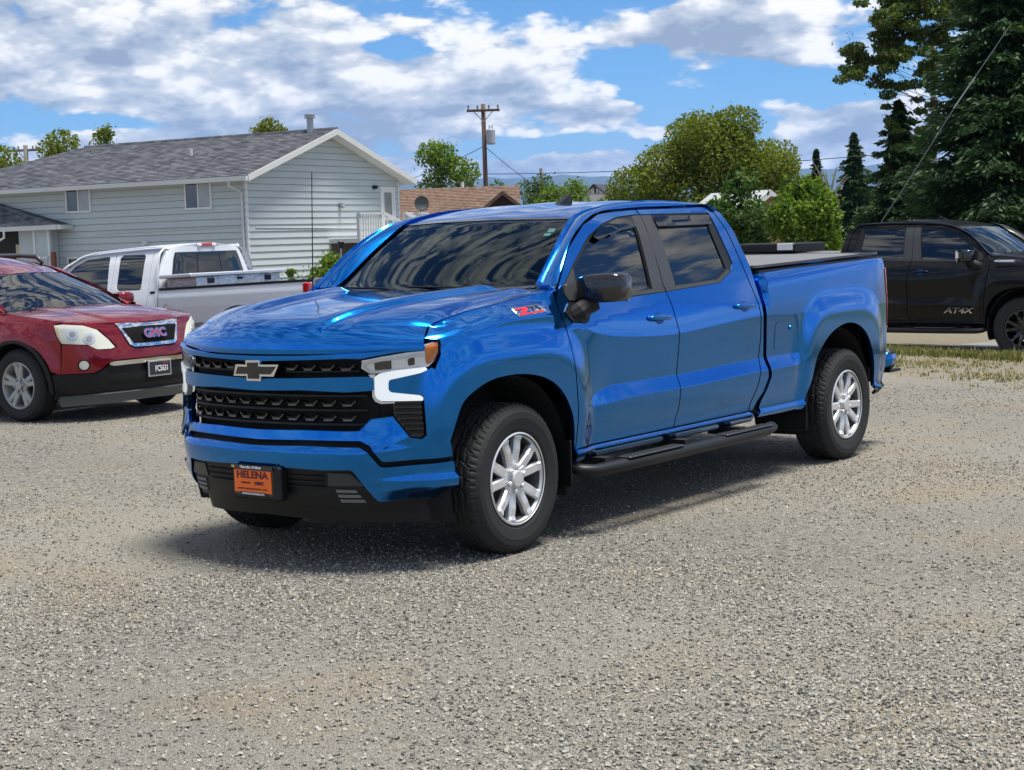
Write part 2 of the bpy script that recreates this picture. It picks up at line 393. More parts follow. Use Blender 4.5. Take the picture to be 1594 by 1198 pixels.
class Plan:
    """outline of a body seen from above, left half, nose to tail; parameter a equals x along the straight side"""
    def __init__(s,pts,xref):
        P=np.array(pts,float); n=len(P)
        d=np.r_[0,np.cumsum(np.sqrt(np.linalg.norm(np.diff(P,axis=0),axis=1)))]
        t=np.linspace(0,d[-1],4000)
        T=np.zeros_like(P)
        for i in range(n):
            if 0<i<n-1:
                a=(P[i]-P[i-1])/(d[i]-d[i-1]); b=(P[i+1]-P[i])/(d[i+1]-d[i]); h0=d[i]-d[i-1]; h1=d[i+1]-d[i]
                T[i]=(a*h1+b*h0)/(h0+h1)
        T[0]=[0,(P[1]-P[0])[1]/(d[1]-d[0])]; T[-1]=[0,(P[-1]-P[-2])[1]/(d[-1]-d[-2])]
        i=np.clip(np.searchsorted(d,t)-1,0,n-2); h=(d[i+1]-d[i])[:,None]; u=((t-d[i])[:,None])/h
        C=(2*u**3-3*u**2+1)*P[i]+(u**3-2*u**2+u)*h*T[i]+(-2*u**3+3*u**2)*P[i+1]+(u**3-u**2)*h*T[i+1]
        s.s=np.r_[0,np.cumsum(np.linalg.norm(np.diff(C,axis=0),axis=1))]; s.C=C
        k=np.where(C[:,1]>C[:,1].max()*.98)[0]; k=k[np.argmin(np.abs(C[k,0]-xref))]
        s.a0=C[k,0]+s.s[k]; s.a1=s.a0-s.s[-1]
    def __call__(s,a):
        a=np.asarray(a,float); q=s.a0-a
        f=lambda q:np.stack([np.interp(np.abs(q),s.s,s.C[:,0]),np.interp(np.abs(q),s.s,s.C[:,1])*np.where(q<0,-1,1)],-1)
        P=f(q); e=.012; T=f(q+e)-f(q-e); T/=np.linalg.norm(T,axis=-1,keepdims=True)+1e-12
        return P,np.stack([-T[...,1],T[...,0]],-1)*-1.0
# ---- blue pickup
TPLAN=Plan([(.93,0),(.924,.2),(.893,.42),(.83,.62),(.73,.79),(.60,.91),(.44,.975),(.2,1.0),(0,1.005),(-.5,1.005),(-2,1.005),(-4.3,1.0),(-4.62,.985),(-4.78,.955),(-4.85,.905),(-4.875,.83),(-4.885,.5),(-4.885,0)],-1.0)
t_zc=pch([(-4.9,1.10),(-3.2,1.10),(-2.75,1.112),(-2.0,1.08),(-1.6,1.062),(-1.0,1.09),(-.75,1.13),(-.5,1.215),(-.28,1.25),(0,1.245),(.3,1.2),(.5,1.165),(.8,1.14)])
t_zt=pch([(-4.9,.835),(-2.7,.832),(-1.6,.814),(-.96,.816),(-.76,.785),(-.6,.735)])
t_zb=pch([(-4.9,.755),(-2.7,.751),(-1.8,.735),(-1.2,.735),(-.6,.706)])
t_wl=lambda a: sst(-.58,-.95,a)*sst(-3.27,-3.14,a)
t_low=pch([(.36,-.15),(.40,-.085),(.43,-.035),(.46,-.012),(.476,-.006),(.486,-.010),(.498,-.030),(.53,-.031),(.62,-.017),(.72,-.008),(.9,-.004),(1.2,0),(1.5,0)])
t_front=pch([(.20,-.07),(.32,-.04),(.40,-.012),(.50,.010),(.57,.026),(.625,.03),(.645,.022),(.66,.006),(.70,.0),(.74,-.006),(.80,-.012),(1.0,-.014),(1.08,-.012),(1.14,-.014),(1.3,-.03)])
def arch_rho(a,z,cx,rx,rz,n=4):
    return ((np.abs(a-cx)/rx)**n+(np.abs(z-.40)/rz)**n)**(1/n)
def t_side(a,z):
    zc=t_zc(a); d=z-zc; up=np.maximum(d,0)
    wf=sst(-.50,-.28,a); wb=sst(-2.70,-2.80,a)
    door=-(.10*up+.36*up**2); u0=np.minimum(up,.085); fend=-(.22*u0+12*u0**2)-.45*np.maximum(up-.085,0)
    zb2=1.289+(-2.71-a)*.055
    u1=np.clip(z-zc,0,None); u2=np.clip(z-zb2,0,None)
    bed=-(.045*np.minimum(u1,np.maximum(zb2-zc,0))+.12*u2+2.2*u2**2)
    y=door*(1-wf)*(1-wb)+fend*wf+bed*wb
    zt,zb,w=t_zt(a),t_zb(a),t_wl(a)
    A=.034*w
    f=np.where(z>zt,np.clip((zc-z)/np.maximum(zc-zt,.05),0,1)*.85,0)
    led=np.where(z>zc,0,np.where(z>zt,-A*f*.8,np.where(z>zb,-A*.68+(z-zt)/(zb-zt)*A*.98,A*.30*sst(.50,.73,z))))
    y=y+led+np.where(z<zc,t_low(z),0)
    # greenhouse leans in
    gh=-.062-.36*(z-1.335)-.10*np.clip(z-1.335,0,None)**2
    y=np.where((a<-.36)&(a>-2.80),np.minimum(y,gh),y)
    r1=arch_rho(a,z,0,.508,.565); r2=arch_rho(a,z,-3.93,.51,.59)
    b1=.034*sst(1.46,1.14,r1)*sst(1.34,1.16,z); b2=.030*sst(1.45,1.13,r2)
    return y+b1+b2
def t_off(a,z):
    w=sst(1.05,.62,a)
    wt=sst(TPLAN.a1+.95,TPLAN.a1+1.2,a)
    s=t_side(np.minimum(a,.8),z)
    return t_front(z)*(1-w)+s*w
def TW(a,z,off=0.0):
    a=np.asarray(a,float); P,N=TPLAN(a); o=t_off(np.where(a>TPLAN.a0,2*TPLAN.a0-a,a),z)+off
    return np.stack([P[...,0]+N[...,0]*o,P[...,1]+N[...,1]*o,np.broadcast_to(z,P[...,0].shape)],-1)
# ---- red suv body
SPLAN=Plan([(.96,0),(.95,.25),(.91,.48),(.83,.68),(.69,.83),(.48,.93),(.2,.975),(0,.985),(-.5,.99),(-2.5,.985),(-3.5,.95),(-3.95,.83),(-4.08,.6),(-4.12,.3),(-4.12,0)],-.5)
s_side=pch([(.20,-.10),(.34,-.03),(.42,-.012),(.55,.0),(.80,.005),(.92,-.004),(.98,-.022),(1.02,-.045),(1.06,-.075),(1.2,-.13),(1.45,-.25),(1.6,-.36)])
s_front=pch([(.20,-.10),(.30,-.03),(.45,.0),(.60,.0),(.68,-.012),(.75,-.03),(.90,-.075),(.98,-.115),(1.03,-.16),(1.2,-.3)])
def s_off(a,z):
    w=sst(1.10,.60,a)
    r=np.sqrt(a**2+(z-.37)**2); b=.03*sst(.62,.47,r)
    return s_front(z)*(1-w)+(s_side(z)+b)*w
def SW(a,z,off=0.0):
    a=np.asarray(a,float); P,N=SPLAN(a); o=s_off(np.where(a>SPLAN.a0,2*SPLAN.a0-a,a),z)+off
    return np.stack([P[...,0]+N[...,0]*o,P[...,1]+N[...,1]*o,np.broadcast_to(z,P[...,0].shape)],-1)
# ------------------------------------------------------------------ shared materials
BLUE = paint('blue metallic paint', (.0006, .172, .56), metal=.97, rough=.14, coat=.55, dust=.06)
BLACK_PL = mat('black plastic', (.009, .0095, .0105), rough=.45, spec=.3, bump=.15, bscale=300)
GLOSSBLK = mat('gloss black trim', (.008, .008, .009), rough=.15, coat=.6)
SATIN = mat('satin black applique', (.035, .037, .038), rough=.42)
DARK = mat('dark underside', (.006, .006, .006), rough=.9)
LINER = mat('wheel liner felt', (.008, .008, .009), rough=.95)
RUBBER = mat('tyre rubber', (.013, .013, .0135), rough=.75, bump=.2, bscale=120)
ALLOY = mat('machined alloy', (.74, .74, .74), rough=.34, metal=.55)
ALLOYDK = mat('shaded alloy barrel', (.10, .10, .105), rough=.5, metal=.8)
CHROME = mat('chrome', (.80, .80, .80), rough=.06, metal=1.0, var=.02)
WHITE_LENS = mat('white lamp housing', (.92, .93, .94), rough=.30, metal=.75)
DRL = mat('lit running light', (.86, .88, .9), rough=.3, coat=.6, emit=(.95, 1, 1, .26))
SILVER_REF = mat('lamp reflector', (.72, .74, .76), rough=.22, metal=.6)
AMBER = mat('amber lens', (.75, .20, .012), rough=.15, coat=.8)
RED_LENS = mat('red lens', (.42, .010, .010), rough=.12, coat=1.0)
CLEAR = glass('clear lamp lens', (.99, .99, .99), 1.3)
WSGLASS = glass('windscreen glass', (.42, .55, .58), 1.42, gcol=(.84, .96, 1.0))
SIDEGLASS = glass('tinted side glass', (.05, .055, .06), 1.85)
DEFL = glass('smoked deflector', (.22, .22, .22), 1.6)
SEAT = mat('dark seat cloth', (.05, .052, .056), rough=.8)
FABRIC = mat('tonneau vinyl', (.12, .122, .125), rough=.62, bump=.25, bscale=500)
WHITE_PL = mat('white sticker', (.8, .8, .8), rough=.4)
ORANGE = mat('orange plate card', (1.0, .17, .012), rough=.45, var=.04)
REDDEC = mat('red emblem enamel', (.45, .012, .02), rough=.3)
GREEN_ST = mat('pale green sticker', (.45, .75, .62), rough=.5)

# ------------------------------------------------------------------ ground, road, hills
EDGE_P = np.array([-13.55, -2.05]); EDGE_D = np.array([.31767, .94820]); EDGE_N = np.array([-.94820, .31767])   # edge of the lot, its direction, away from the lot
def gz(x, y):
    """height of the ground"""
    x = np.asarray(x, float); y = np.asarray(y, float)
    d = (x-EDGE_P[0])*EDGE_N[0]+(y-EDGE_P[1])*EDGE_N[1]
    s = (x-EDGE_P[0])*EDGE_D[0]+(y-EDGE_P[1])*EDGE_D[1]
    lot = .035*np.clip(y+8.6, -6, 0)
    side = sst(-9, -3, s)
    return lot*(1-side)-.22*sst(-.1, 1.3, d)*side
def tri_sheet(name, xs, ys, m, dz=0.0, keep=None):
    X, Y = np.meshgrid(xs, ys, indexing='ij'); n, k = X.shape
    V = np.stack([X.ravel(), Y.ravel(), (gz(X, Y)+dz).ravel()], 1)
    F = [(i*k+j, (i+1)*k+j, (i+1)*k+j+1, i*k+j+1) for i in range(n-1) for j in range(k-1)]
    return mk(name, V, F, m, smooth=True)
def gravel_mat():
    m = bpy.data.materials.new('gravel lot'); m.use_nodes = True; t = NT(m.node_tree); b = t.n['Principled BSDF']
    P = t.new('ShaderNodeNewGeometry').outputs['Position']
    big = t.noise(P, .35, 5, .55); mid = t.noise(P, 2.2, 4, .6)
    def cells(sc, stops):
        c = t.new('ShaderNodeTexVoronoi'); t.put(c.inputs['Vector'], P); c.inputs['Scale'].default_value = sc
        s = t.new('ShaderNodeSeparateColor'); t.put(s.inputs[0], c.outputs['Color']); return c, t.ramp(s.outputs[0], stops), s
    c1, stone, s1 = cells(44, [(0, (.15, .14, .12)), (.15, (.24, .227, .194)), (.55, (.32, .304, .262)), (.9, (.385, .367, .318)), (1, (.47, .45, .395))])
    c2, fine, s2 = cells(120, [(0, (.245, .23, .197)), (.5, (.325, .308, .264)), (1, (.40, .38, .33))])
    f = t.sm(t.m('ADD', big, t.m('MULTIPLY', mid, .5)), .60, .86)
    c = t.mix(f, stone, fine)
    tan = t.mix(t.sm(t.noise(P, .8, 4), .48, .70), (1, 1, 1), (1.06, .985, .87))
    c = t.mix(1.0, c, tan, 'MULTIPLY')
    g2 = t.mix(t.sm(t.noise(P, .23, 3), .35, .65), (.86, .86, .87), (1.08, 1.06, 1.03)); c = t.mix(1.0, c, g2, 'MULTIPLY')
    de = t.vm('DOT_PRODUCT', t.vm('SUBTRACT', P, (EDGE_P[0], EDGE_P[1], 0)), (EDGE_N[0], EDGE_N[1], 0)); se = t.vm('DOT_PRODUCT', t.vm('SUBTRACT', P, (EDGE_P[0], EDGE_P[1], 0)), (EDGE_D[0], EDGE_D[1], 0))
    near = t.m('MULTIPLY', t.sm(t.m('ADD', de, t.m('MULTIPLY', t.noise(P, 1.6, 5), 2.4)), -2.6, .6), t.sm(se, -8, -3))
    c = t.mix(t.m('MULTIPLY', near, .75), c, t.mix(t.noise(P, 9, 4), (0.225, 0.188, 0.112), (0.352, 0.315, 0.225)))
    t.l.new(c, b.inputs['Base Color']); b.inputs['Roughness'].default_value = .92; b.inputs['Specular IOR Level'].default_value = .2
    h = t.m('ADD', t.m('MULTIPLY', t.m('SUBTRACT', s1.outputs[1], t.m('MULTIPLY', c1.outputs['Distance'], 38)), .7), t.m('MULTIPLY', t.m('SUBTRACT', s2.outputs[1], t.m('MULTIPLY', c2.outputs['Distance'], 90)), .3))
    t.l.new(t.bump(h, .65, .009), b.inputs['Normal'])
    return m
GRAVEL = gravel_mat()
xs = np.r_[-900, -300, -120, -70, np.linspace(-50, 30, 161), 60, 200, 900]; ys = np.r_[-900, -300, -120, -60, np.linspace(-40, 30, 141), 60, 200, 900]
kind(tri_sheet('ground', xs, ys, GRAVEL), 'structure')
ASPH = mat('grey asphalt', (.17, .17, .165), rough=.9, var=.15, vscale=3, bump=.3, bscale=120)
def strip(name, d0, d1, s0, s1, m, dz):
    V = []; F = []; n = 40
    for i in range(n+1):
        s_ = s0+(s1-s0)*i/n
        for d_ in np.linspace(d0, d1, 6):
            x, y = EDGE_P+EDGE_D*s_+EDGE_N*d_; V.append((x, y, float(gz(x, y))+dz))
    for i in range(n):
        for j in range(5): F.append((i*6+j, (i+1)*6+j, (i+1)*6+j+1, i*6+j+1))
    return kind(mk(name, V, F, m), 'structure')
strip('road', 1.0, 9.5, -3, 60, ASPH, .006)
GRASSY = mat('dry verge soil', (.20, .17, .10), rough=.95, var=.3, vscale=2, bump=.5, bscale=40)
strip('verge', 9.5, 26, -3, 60, mat('far lawn', (.07, .10, .025), rough=.95, var=.3, vscale=1), .006)
# grass along the edge of the lot: tufts of blades
def blades(name, pts, hmin, hmax, m, n=5, wd=.006, lean=.5):
    V = []; F = []; C = []
    for x, y, h in pts:
        z = float(gz(x, y))
        for _ in range(n):
            a = rng.uniform(0, 6.283); L = h*rng.uniform(hmin, hmax); le = rng.uniform(.1, lean); dx, dy = math.cos(a), math.sin(a); bx, by = x+rng.normal(0, .03), y+rng.normal(0, .03); w_ = wd*rng.uniform(.6, 1.4)
            k = len(V); V += [(bx-dy*w_, by+dx*w_, z), (bx+dy*w_, by-dx*w_, z), (bx+dx*L*le*.4-dy*w_*.7, by+dy*L*le*.4+dx*w_*.7, z+L*.6), (bx+dx*L*le*.4+dy*w_*.7, by+dy*L*le*.4-dx*w_*.7, z+L*.6), (bx+dx*L*le, by+dy*L*le, z+L)]
            F += [(k, k+1, k+3, k+2), (k+2, k+3, k+4)]; C.append(rng.random())
    o = mk(name, V, F, m); a = o.data.attributes.new('tint', 'FLOAT', 'POINT'); a.data.foreach_set('value', np.repeat(np.array(C), 5)); return kind(o, 'stuff')
def leafmat(name, stops, trans=.35, rough=.6, spec=.3):
    if name in MATS: return MATS[name]
    m = bpy.data.materials.new(name); m.use_nodes = True; t = NT(m.node_tree); t.n.clear()
    at = t.new('ShaderNodeAttribute', attribute_name='tint'); c = t.ramp(at.outputs['Fac'], stops)
    P = t.new('ShaderNodeNewGeometry').outputs['Position']; c = t.mix(1.0, c, t.mix(t.noise(P, .7, 3), (.72, .76, .74), (1.25, 1.2, 1.15)), 'MULTIPLY')
    b = t.new('ShaderNodeBsdfPrincipled'); t.l.new(c, b.inputs['Base Color']); b.inputs['Roughness'].default_value = rough; b.inputs['Specular IOR Level'].default_value = spec
    tl = t.new('ShaderNodeBsdfTranslucent'); t.l.new(t.mix(1.0, c, (1.2, 1.25, .6), 'MULTIPLY'), tl.inputs[0])
    mx = t.new('ShaderNodeMixShader'); mx.inputs[0].default_value = trans; t.l.new(b.outputs[0], mx.inputs[1]); t.l.new(tl.outputs[0], mx.inputs[2])
    t.l.new(mx.outputs[0], t.new('ShaderNodeOutputMaterial').inputs[0]); MATS[name] = m; return m
DRY = leafmat('dry grass', [(0, (.10, .11, .03)), (.45, (.20, .18, .06)), (.8, (.34, .28, .13)), (1, (.42, .36, .2))], .25)
GREENG = leafmat('verge grass', [(0, (.07, .09, .022)), (.5, (.15, .16, .045)), (1, (.30, .26, .11))], .3)
pts = []
for _ in range(2600):
    s_ = rng.uniform(-2.5, 12); d_ = rng.normal(-.30, .20); x, y = EDGE_P+EDGE_D*s_+EDGE_N*d_; pts.append((x, y, .11 if s_ < 1.4 else .15))
blades('verge_grass', pts, .35, 1.0, GREENG, 5, .008)
pts = []
for _ in range(420):
    s_ = rng.uniform(1.2, 9); d_ = rng.normal(-.25, .3); x, y = EDGE_P+EDGE_D*s_+EDGE_N*d_; pts.append((x, y, .34 if s_ > 2.0 else .2))
for _ in range(700):
    cs_ = rng.choice([0, 1.1, 2.6, 3.6, 4.8]); s_ = rng.normal(cs_, .45); d_ = rng.normal(-1.6-.8*math.sin(cs_*3), .35); x, y = EDGE_P+EDGE_D*s_+EDGE_N*d_; pts.append((x, y, .05))
blades('dry_grass', pts, .4, 1.0, DRY, 5, .006, .7)

# far hills
def hills():
    V = []; F = []; n = 140; k = 9
    c0 = np.array([CAM.x, CAM.y])
    for i in range(n):
        a = math.radians(180+10+70*i/(n-1)); D_ = 7200
        nz = 352+9*math.sin(i*.50+.9)+6*math.sin(i*1.13+2)+4*math.sin(i*2.3)+2*math.sin(i*3.9)
        for j in range(k):
            t_ = j/(k-1); r_ = D_+2600*t_-900*math.sin(i*.7+j)*t_*(1-t_); h = nz*math.sin(t_*math.pi/2)**1.1+22*math.sin(i*1.7+j*2.1)*t_*(1-t_)
            V.append((c0[0]+math.cos(a)*r_, c0[1]+math.sin(a)*r_, h-30*(1-t_)))
    for i in range(n-1):
        for j in range(k-1): F.append((i*k+j, i*k+j+1, (i+1)*k+j+1, (i+1)*k+j))
    return kind(mk('hills', V, F, mat('forested hill', (.035, .055, .05), rough=1, var=.3, vscale=.004), smooth=True), 'structure')
hills()

# ------------------------------------------------------------------ grey house
SIDING = mat('pale grey lap siding', (.50, .55, .545), rough=.6, var=.05, vscale=2, bump=.08, bscale=30)
TRIMW = mat('white trim paint', (.72, .73, .71), rough=.45, var=.04)
FASCIA = mat('weathered white fascia', (.60, .61, .59), rough=.55, var=.10, vscale=3)
PANE = mat('dark window pane', (.02, .024, .026), rough=.04, coat=1.0, spec=.8)
CURT = mat('curtained window pane', (.30, .31, .30), rough=.08, coat=1.0, var=.25, vscale=3)
DKMETAL = mat('galvanised vent', (.36, .38, .40), rough=.4, metal=.6)
DECKW = mat('grey painted deck wood', (.52, .54, .54), rough=.6, var=.12, vscale=6)
WOODPOLE = mat('weathered pole wood', (.10, .065, .045), rough=.9, var=.3, vscale=5, bump=.3, bscale=30)
WOODGREY = mat('grey pole wood', (.15, .14, .12), rough=.9, var=.3, vscale=5, bump=.3, bscale=30)
def shingle_mat(name, a, b_, c_, sc=(3.0, 7.0)):
    m = bpy.data.materials.new(name); m.use_nodes = True; t = NT(m.node_tree); b = t.n['Principled BSDF']
    P = t.new('ShaderNodeTexCoord').outputs['Object']
    v = t.new('ShaderNodeTexVoronoi'); t.put(v.inputs['Vector'], t.vm('MULTIPLY', P, (sc[0], sc[0], sc[1]*2))); v.inputs['Scale'].default_value = 1.0
    s = t.new('ShaderNodeSeparateColor'); t.put(s.inputs[0], v.outputs['Color'])
    c = t.ramp(t.m('ADD', t.m('MULTIPLY', s.outputs[0], .55), t.m('MULTIPLY', t.noise(P, 1.1, 4), .45)), [(.2, a), (.55, b_), (.85, c_)])
    t.l.new(c, b.inputs['Base Color']); b.inputs['Roughness'].default_value = .95; b.inputs['Specular IOR Level'].default_value = .2
    t.l.new(t.bump(t.noise(P, 60, 3), .4, .01), b.inputs['Normal']); return m
SHINGLE = shingle_mat('charcoal shingles', (.055, .06, .068), (.105, .11, .125), (.17, .175, .19))
BROWNSH = shingle_mat('brown shingles', (.10, .064, .046), (.16, .105, .077), (.22, .155, .118), (7.0, 13.0))
DARKSH = shingle_mat('dark slate shingles', (.035, .038, .05), (.055, .058, .075), (.08, .085, .10))

def house_frame(origin, th):
    g = np.array([math.cos(th), math.sin(th)]); l = np.array([-g[1], g[0]])
    return lambda a, b, z: (origin[0]+g[0]*a+l[0]*b, origin[1]+g[1]*a+l[1]*b, z)
def hbox(mb, P, a, b, z):
    V = [P(x, y, w_) for w_ in z for y in b for x in a]; return mb.add(V, [(0, 2, 3, 1), (4, 5, 7, 6), (0, 1, 5, 4), (2, 6, 7, 3), (0, 4, 6, 2), (1, 3, 7, 5)])
def board(P, axis, fixed, lo, hi, z0, z1, m, parent, out, tri=None):
    """one lap board: bottom edge 22 mm proud, top edge 6 mm proud; ends may be cut to a slope"""
    q = MB(); lo1, hi1 = tri if tri else (lo, hi)
    pt = (lambda u, o, z: P(u, fixed+out*o, z)) if axis == 'a' else (lambda u, o, z: P(fixed+out*o, u, z))
    z0 += .013
    V = [pt(lo, 0, z0), pt(hi, 0, z0), pt(hi1, 0, z1), pt(lo1, 0, z1), pt(lo, .045, z0), pt(hi, .045, z0), pt(hi1, .012, z1), pt(lo1, .012, z1)]
    q.add(V, [(0, 1, 2, 3), (7, 6, 5, 4), (0, 4, 5, 1), (1, 5, 6, 2), (2, 6, 7, 3), (3, 7, 4, 0)]); return q.build('siding_board', m, parent)
def courses(P, rows, name, m, parent):
    """roof slope laid in stepped courses: rows of (left, right) lower and upper end points from eave to ridge"""
    q = MB()
    for (A0, B0, A1, B1) in rows:
        u = np.array([0, 0, .022]); A0, B0, A1, B1 = map(np.array, (A0, B0, A1, B1))
        q.add([tuple(A0+u), tuple(B0+u), tuple(B1), tuple(A1), tuple(A0-u), tuple(B0-u)], [(0, 1, 2, 3), (4, 5, 1, 0)])
    return kind(q.build(name, m, parent), 'stuff')

def grey_house():
    th = 3.28; P = house_frame((-33.92, -36.15), th); W, L, HE, HR, HIP, o = 9.8, 16.75, 4.14, 5.95, 4.71, .55
    T = thing('house', 'long pale grey sided house with charcoal shingle roof and gable end deck', 'house', (0, 0, 0))
    wall = MB(); zb = -1.0
    V = [P(0, 0, zb), P(W, 0, zb), P(W, L, zb), P(0, L, zb), P(0, 0, HE-.05), P(W, 0, HE-.05), P(W, L, HE-.05), P(0, L, HE-.05), P(W/2, 0, HR-.25), P(W/2, L-HIP, HR-.25)]
    wall.add(V, [(0, 1, 5, 8, 4), (3, 0, 4, 7), (1, 2, 6, 5), (2, 3, 7, 6), (4, 8, 9, 7), (5, 6, 9, 8), (6, 7, 9)]); wall.build('wall', mat('siding gap shade', (.16, .175, .175), rough=.9), T)  # dark wall colour paints in the shadow lines between the siding boards
    sl = (HR-HE)/(W/2+o)
    z = -.2
    while z < HR-.3:
        z1 = min(z+.24, HR-.27)
        def cut(zz):
            if zz < HE+o*sl-.16: return 0.0, W
            k = (zz-HE+.16)/sl-o; return max(0, k), min(W, W-k)
        board(P, 'a', 0.0, *cut(z), z, z1, SIDING, T, -1, tri=cut(z1)); z += .24
    z = -.2
    while z < HE-.12: board(P, 'b', 0.0, 0, L, z, min(z+.24, HE-.05), SIDING, T, -1); z += .24
    for a0_, b0_ in ((-.035, -.035), (W-.06, -.035)):
        q = MB(); hbox(q, P, (a0_, a0_+.095), (b0_, b0_+.095), (-.2, HE-.1)); q.build('corner_board', TRIMW, T)
    # roof
    q = MB(); tk = .16
    E = [P(-o, -o, HE), P(W+o, -o, HE), P(W+o, L+o, HE), P(-o, L+o, HE), P(W/2, -o, HR), P(W/2, L-HIP, HR)]
    Eb = [(x, y, z_-tk) for x, y, z_ in E]; V = E+Eb
    q.add(V, [(0, 4, 5, 3), (1, 2, 5, 4), (2, 3, 5), (6, 9, 11, 10), (7, 10, 11, 8), (8, 11, 9), (0, 6, 10, 4), (4, 10, 7, 1), (1, 7, 8, 2), (2, 8, 9, 3), (3, 9, 6, 0)])
    roof = q.build('roof', FASCIA, T)
    def slope_rows(n, e0, e1, r0, r1, lift=.012):
        e0, e1, r0, r1 = map(np.array, (e0, e1, r0, r1)); up = np.array([0, 0, lift]); rows = []
        for k in range(n):
            t0, t1 = k/n, (k+1)/n; rows.append((e0*(1-t0)+r0*t0+up, e1*(1-t0)+r1*t0+up, e0*(1-t1)+r0*t1+up, e1*(1-t1)+r1*t1+up))
        return rows
    courses(P, slope_rows(30, E[0], E[3], E[4], E[5])+slope_rows(30, E[2], E[1], E[5], E[4])+slope_rows(30, E[3], E[2], E[5], E[5]), 'shingles', SHINGLE, roof)
    q = MB(); q.tube([P(W/2, -o-.02, HR+.02), P(W/2, L-HIP, HR+.02)], .07, 6); q.build('ridge_cap', SHINGLE, roof)
    # barge boards, gutter
    for a0_, a1_ in ((-o, W/2), (W+o, W/2)):
        q = MB(); V = []
        for b in (-o-.03, -o+.012):
            V += [P(a0_, b, HE-.20), P(a1_, b, HR-.20), P(a1_, b, HR+.015), P(a0_, b, HE+.015)]
        q.add(V, [(0, 1, 2, 3), (7, 6, 5, 4), (0, 4, 5, 1), (1, 5, 6, 2), (2, 6, 7, 3), (3, 7, 4, 0)]); q.build('barge_board', FASCIA, T)
    q = MB(); hbox(q, P, (-o-.13, -o-.005), (-o, L+o), (HE-.17, HE-.01)); q.build('gutter', FASCIA, T)
    q = MB(); q.tube([P(-o-.07, .25, HE-.17), P(-o-.07, .25, HE-.33), P(-.10, .12, HE-.55), P(-.09, .12, -.1)], .045, 6); q.build('downpipe', FASCIA, T)
    # windows on the long wall
    def window(b0, b1, z0, z1, split=True):
        q = MB(); fw = .07
        for a_, b_, z_ in (((-.085, .0), (b0, b1), (z1-fw, z1)), ((-.085, 0), (b0, b1), (z0, z0+fw)), ((-.085, 0), (b0, b0+fw), (z0+fw, z1-fw)), ((-.085, 0), (b1-fw, b1), (z0+fw, z1-fw)), ((-.08, 0), ((b0+b1)/2-.03, (b0+b1)/2+.03), (z0+fw, z1-fw))): hbox(q, P, a_, b_, z_)
        wn = q.build('window', TRIMW, T)
        m_ = (b0+b1)/2
        for u0, u1, mm in ((b0+fw, m_-.03, CURT), (m_+.03, b1-fw, PANE)):
            q = MB(); hbox(q, P, (-.062, -.055), (u0, u1), (z0+fw, z1-fw)); q.build('pane', mm, wn)
    window(7.22, 8.47, 3.15, 4.10); window(1.49, 2.72, 3.06, 4.05); window(7.45, 8.55, .70, 1.51)
    q = MB(); q.tube([P(-.05, .12, 2.40), P(-.05, 7.0, 2.33)], .018, 5); q.build('conduit', FASCIA, T)
    q = MB(); hbox(q, P, (-.16, -.03), (4.55, 4.72), (1.85, 2.0)); q.tube([P(-.16, 4.63, 1.92), P(-.26, 4.63, 1.88)], [.05, .06], 8); q.build('wall_light', TRIMW, T)
    # gable wall: door, lamps, conduit
    q = MB()
    for a_, z_ in (((8.43, 8.53), (1.75, 3.88)), ((9.35, 9.45), (1.75, 3.88)), ((8.53, 9.35), (3.78, 3.88))): hbox(q, P, a_, (-.09, 0), z_)
    q.build('door_frame', TRIMW, T)
    q = MB(); hbox(q, P, (8.53, 9.35), (-.065, -.01), (1.75, 3.78)); dr = q.build('door', TRIMW, T)
    for z0, z1 in ((1.95, 2.55), (2.70, 3.65)): q = MB(); hbox(q, P, (8.68, 9.20), (-.075, -.066), (z0, z1)); q.build('pane', CURT, dr)
    q = MB(); hbox(q, P, (5.55, 5.72), (-.14, -.03), (3.05, 3.22)); q.tube([P(5.64, -.12, 3.12), P(5.64, -.24, 3.05)], [.05, .07], 8); q.build('wall_light', DKMETAL, T)
    q = MB(); hbox(q, P, (7.93, 8.10), (-.16, -.03), (3.78, 3.92)); q.build('wall_light', BLACK_PL, T)
    q = MB(); q.tube([P(.4, -.05, 2.35), P(6.85, -.05, 2.27), P(6.95, -.05, 2.2), P(6.95, -.05, 1.2)], .018, 5); q.build('conduit', FASCIA, T)
    # roof vents
    q = MB(); q.tube([P(4.75, .55, 5.75), P(4.75, .55, 6.42)], .13, 12); q.tube([P(4.75, .55, 6.42), P(4.75, .55, 6.47)], .21, 12); q.tube([P(4.75, .55, 6.50), P(4.75, .55, 6.56)], .21, 12); q.build('chimney', DKMETAL, T)
    q = MB(); q.tube([P(2.5, 4.47, 5.0), P(2.5, 4.47, 5.42)], .06, 8); q.build('vent_pipe', FASCIA, T)
    # deck with stair
    dk = MB(); hbox(dk, P, (4.85, 9.75), (-1.45, -.03), (1.70, 1.86)); deck = dk.build('deck', DECKW, T)
    for a_ in (4.93, 6.35, 8.1, 9.65): q = MB(); hbox(q, P, (a_-.06, a_+.06), (-1.42, -1.30), (-.4, 2.78)); q.build('post', DECKW, deck)
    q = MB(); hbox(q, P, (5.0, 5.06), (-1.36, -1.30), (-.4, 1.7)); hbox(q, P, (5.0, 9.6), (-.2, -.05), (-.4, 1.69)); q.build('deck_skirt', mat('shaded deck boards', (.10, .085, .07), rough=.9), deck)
    for (a0_, a1_) in ((4.85, 6.45), (8.0, 9.75)):
        q = MB(); hbox(q, P, (a0_, a1_), (-1.46, -1.34), (2.74, 2.82)); q.build('handrail', DECKW, deck)
        a_ = a0_+.16
        while a_ < a1_-.08: q = MB(); hbox(q, P, (a_-.025, a_+.025), (-1.42, -1.37), (1.86, 2.74)); q.build('baluster', TRIMW, deck); a_ += .175
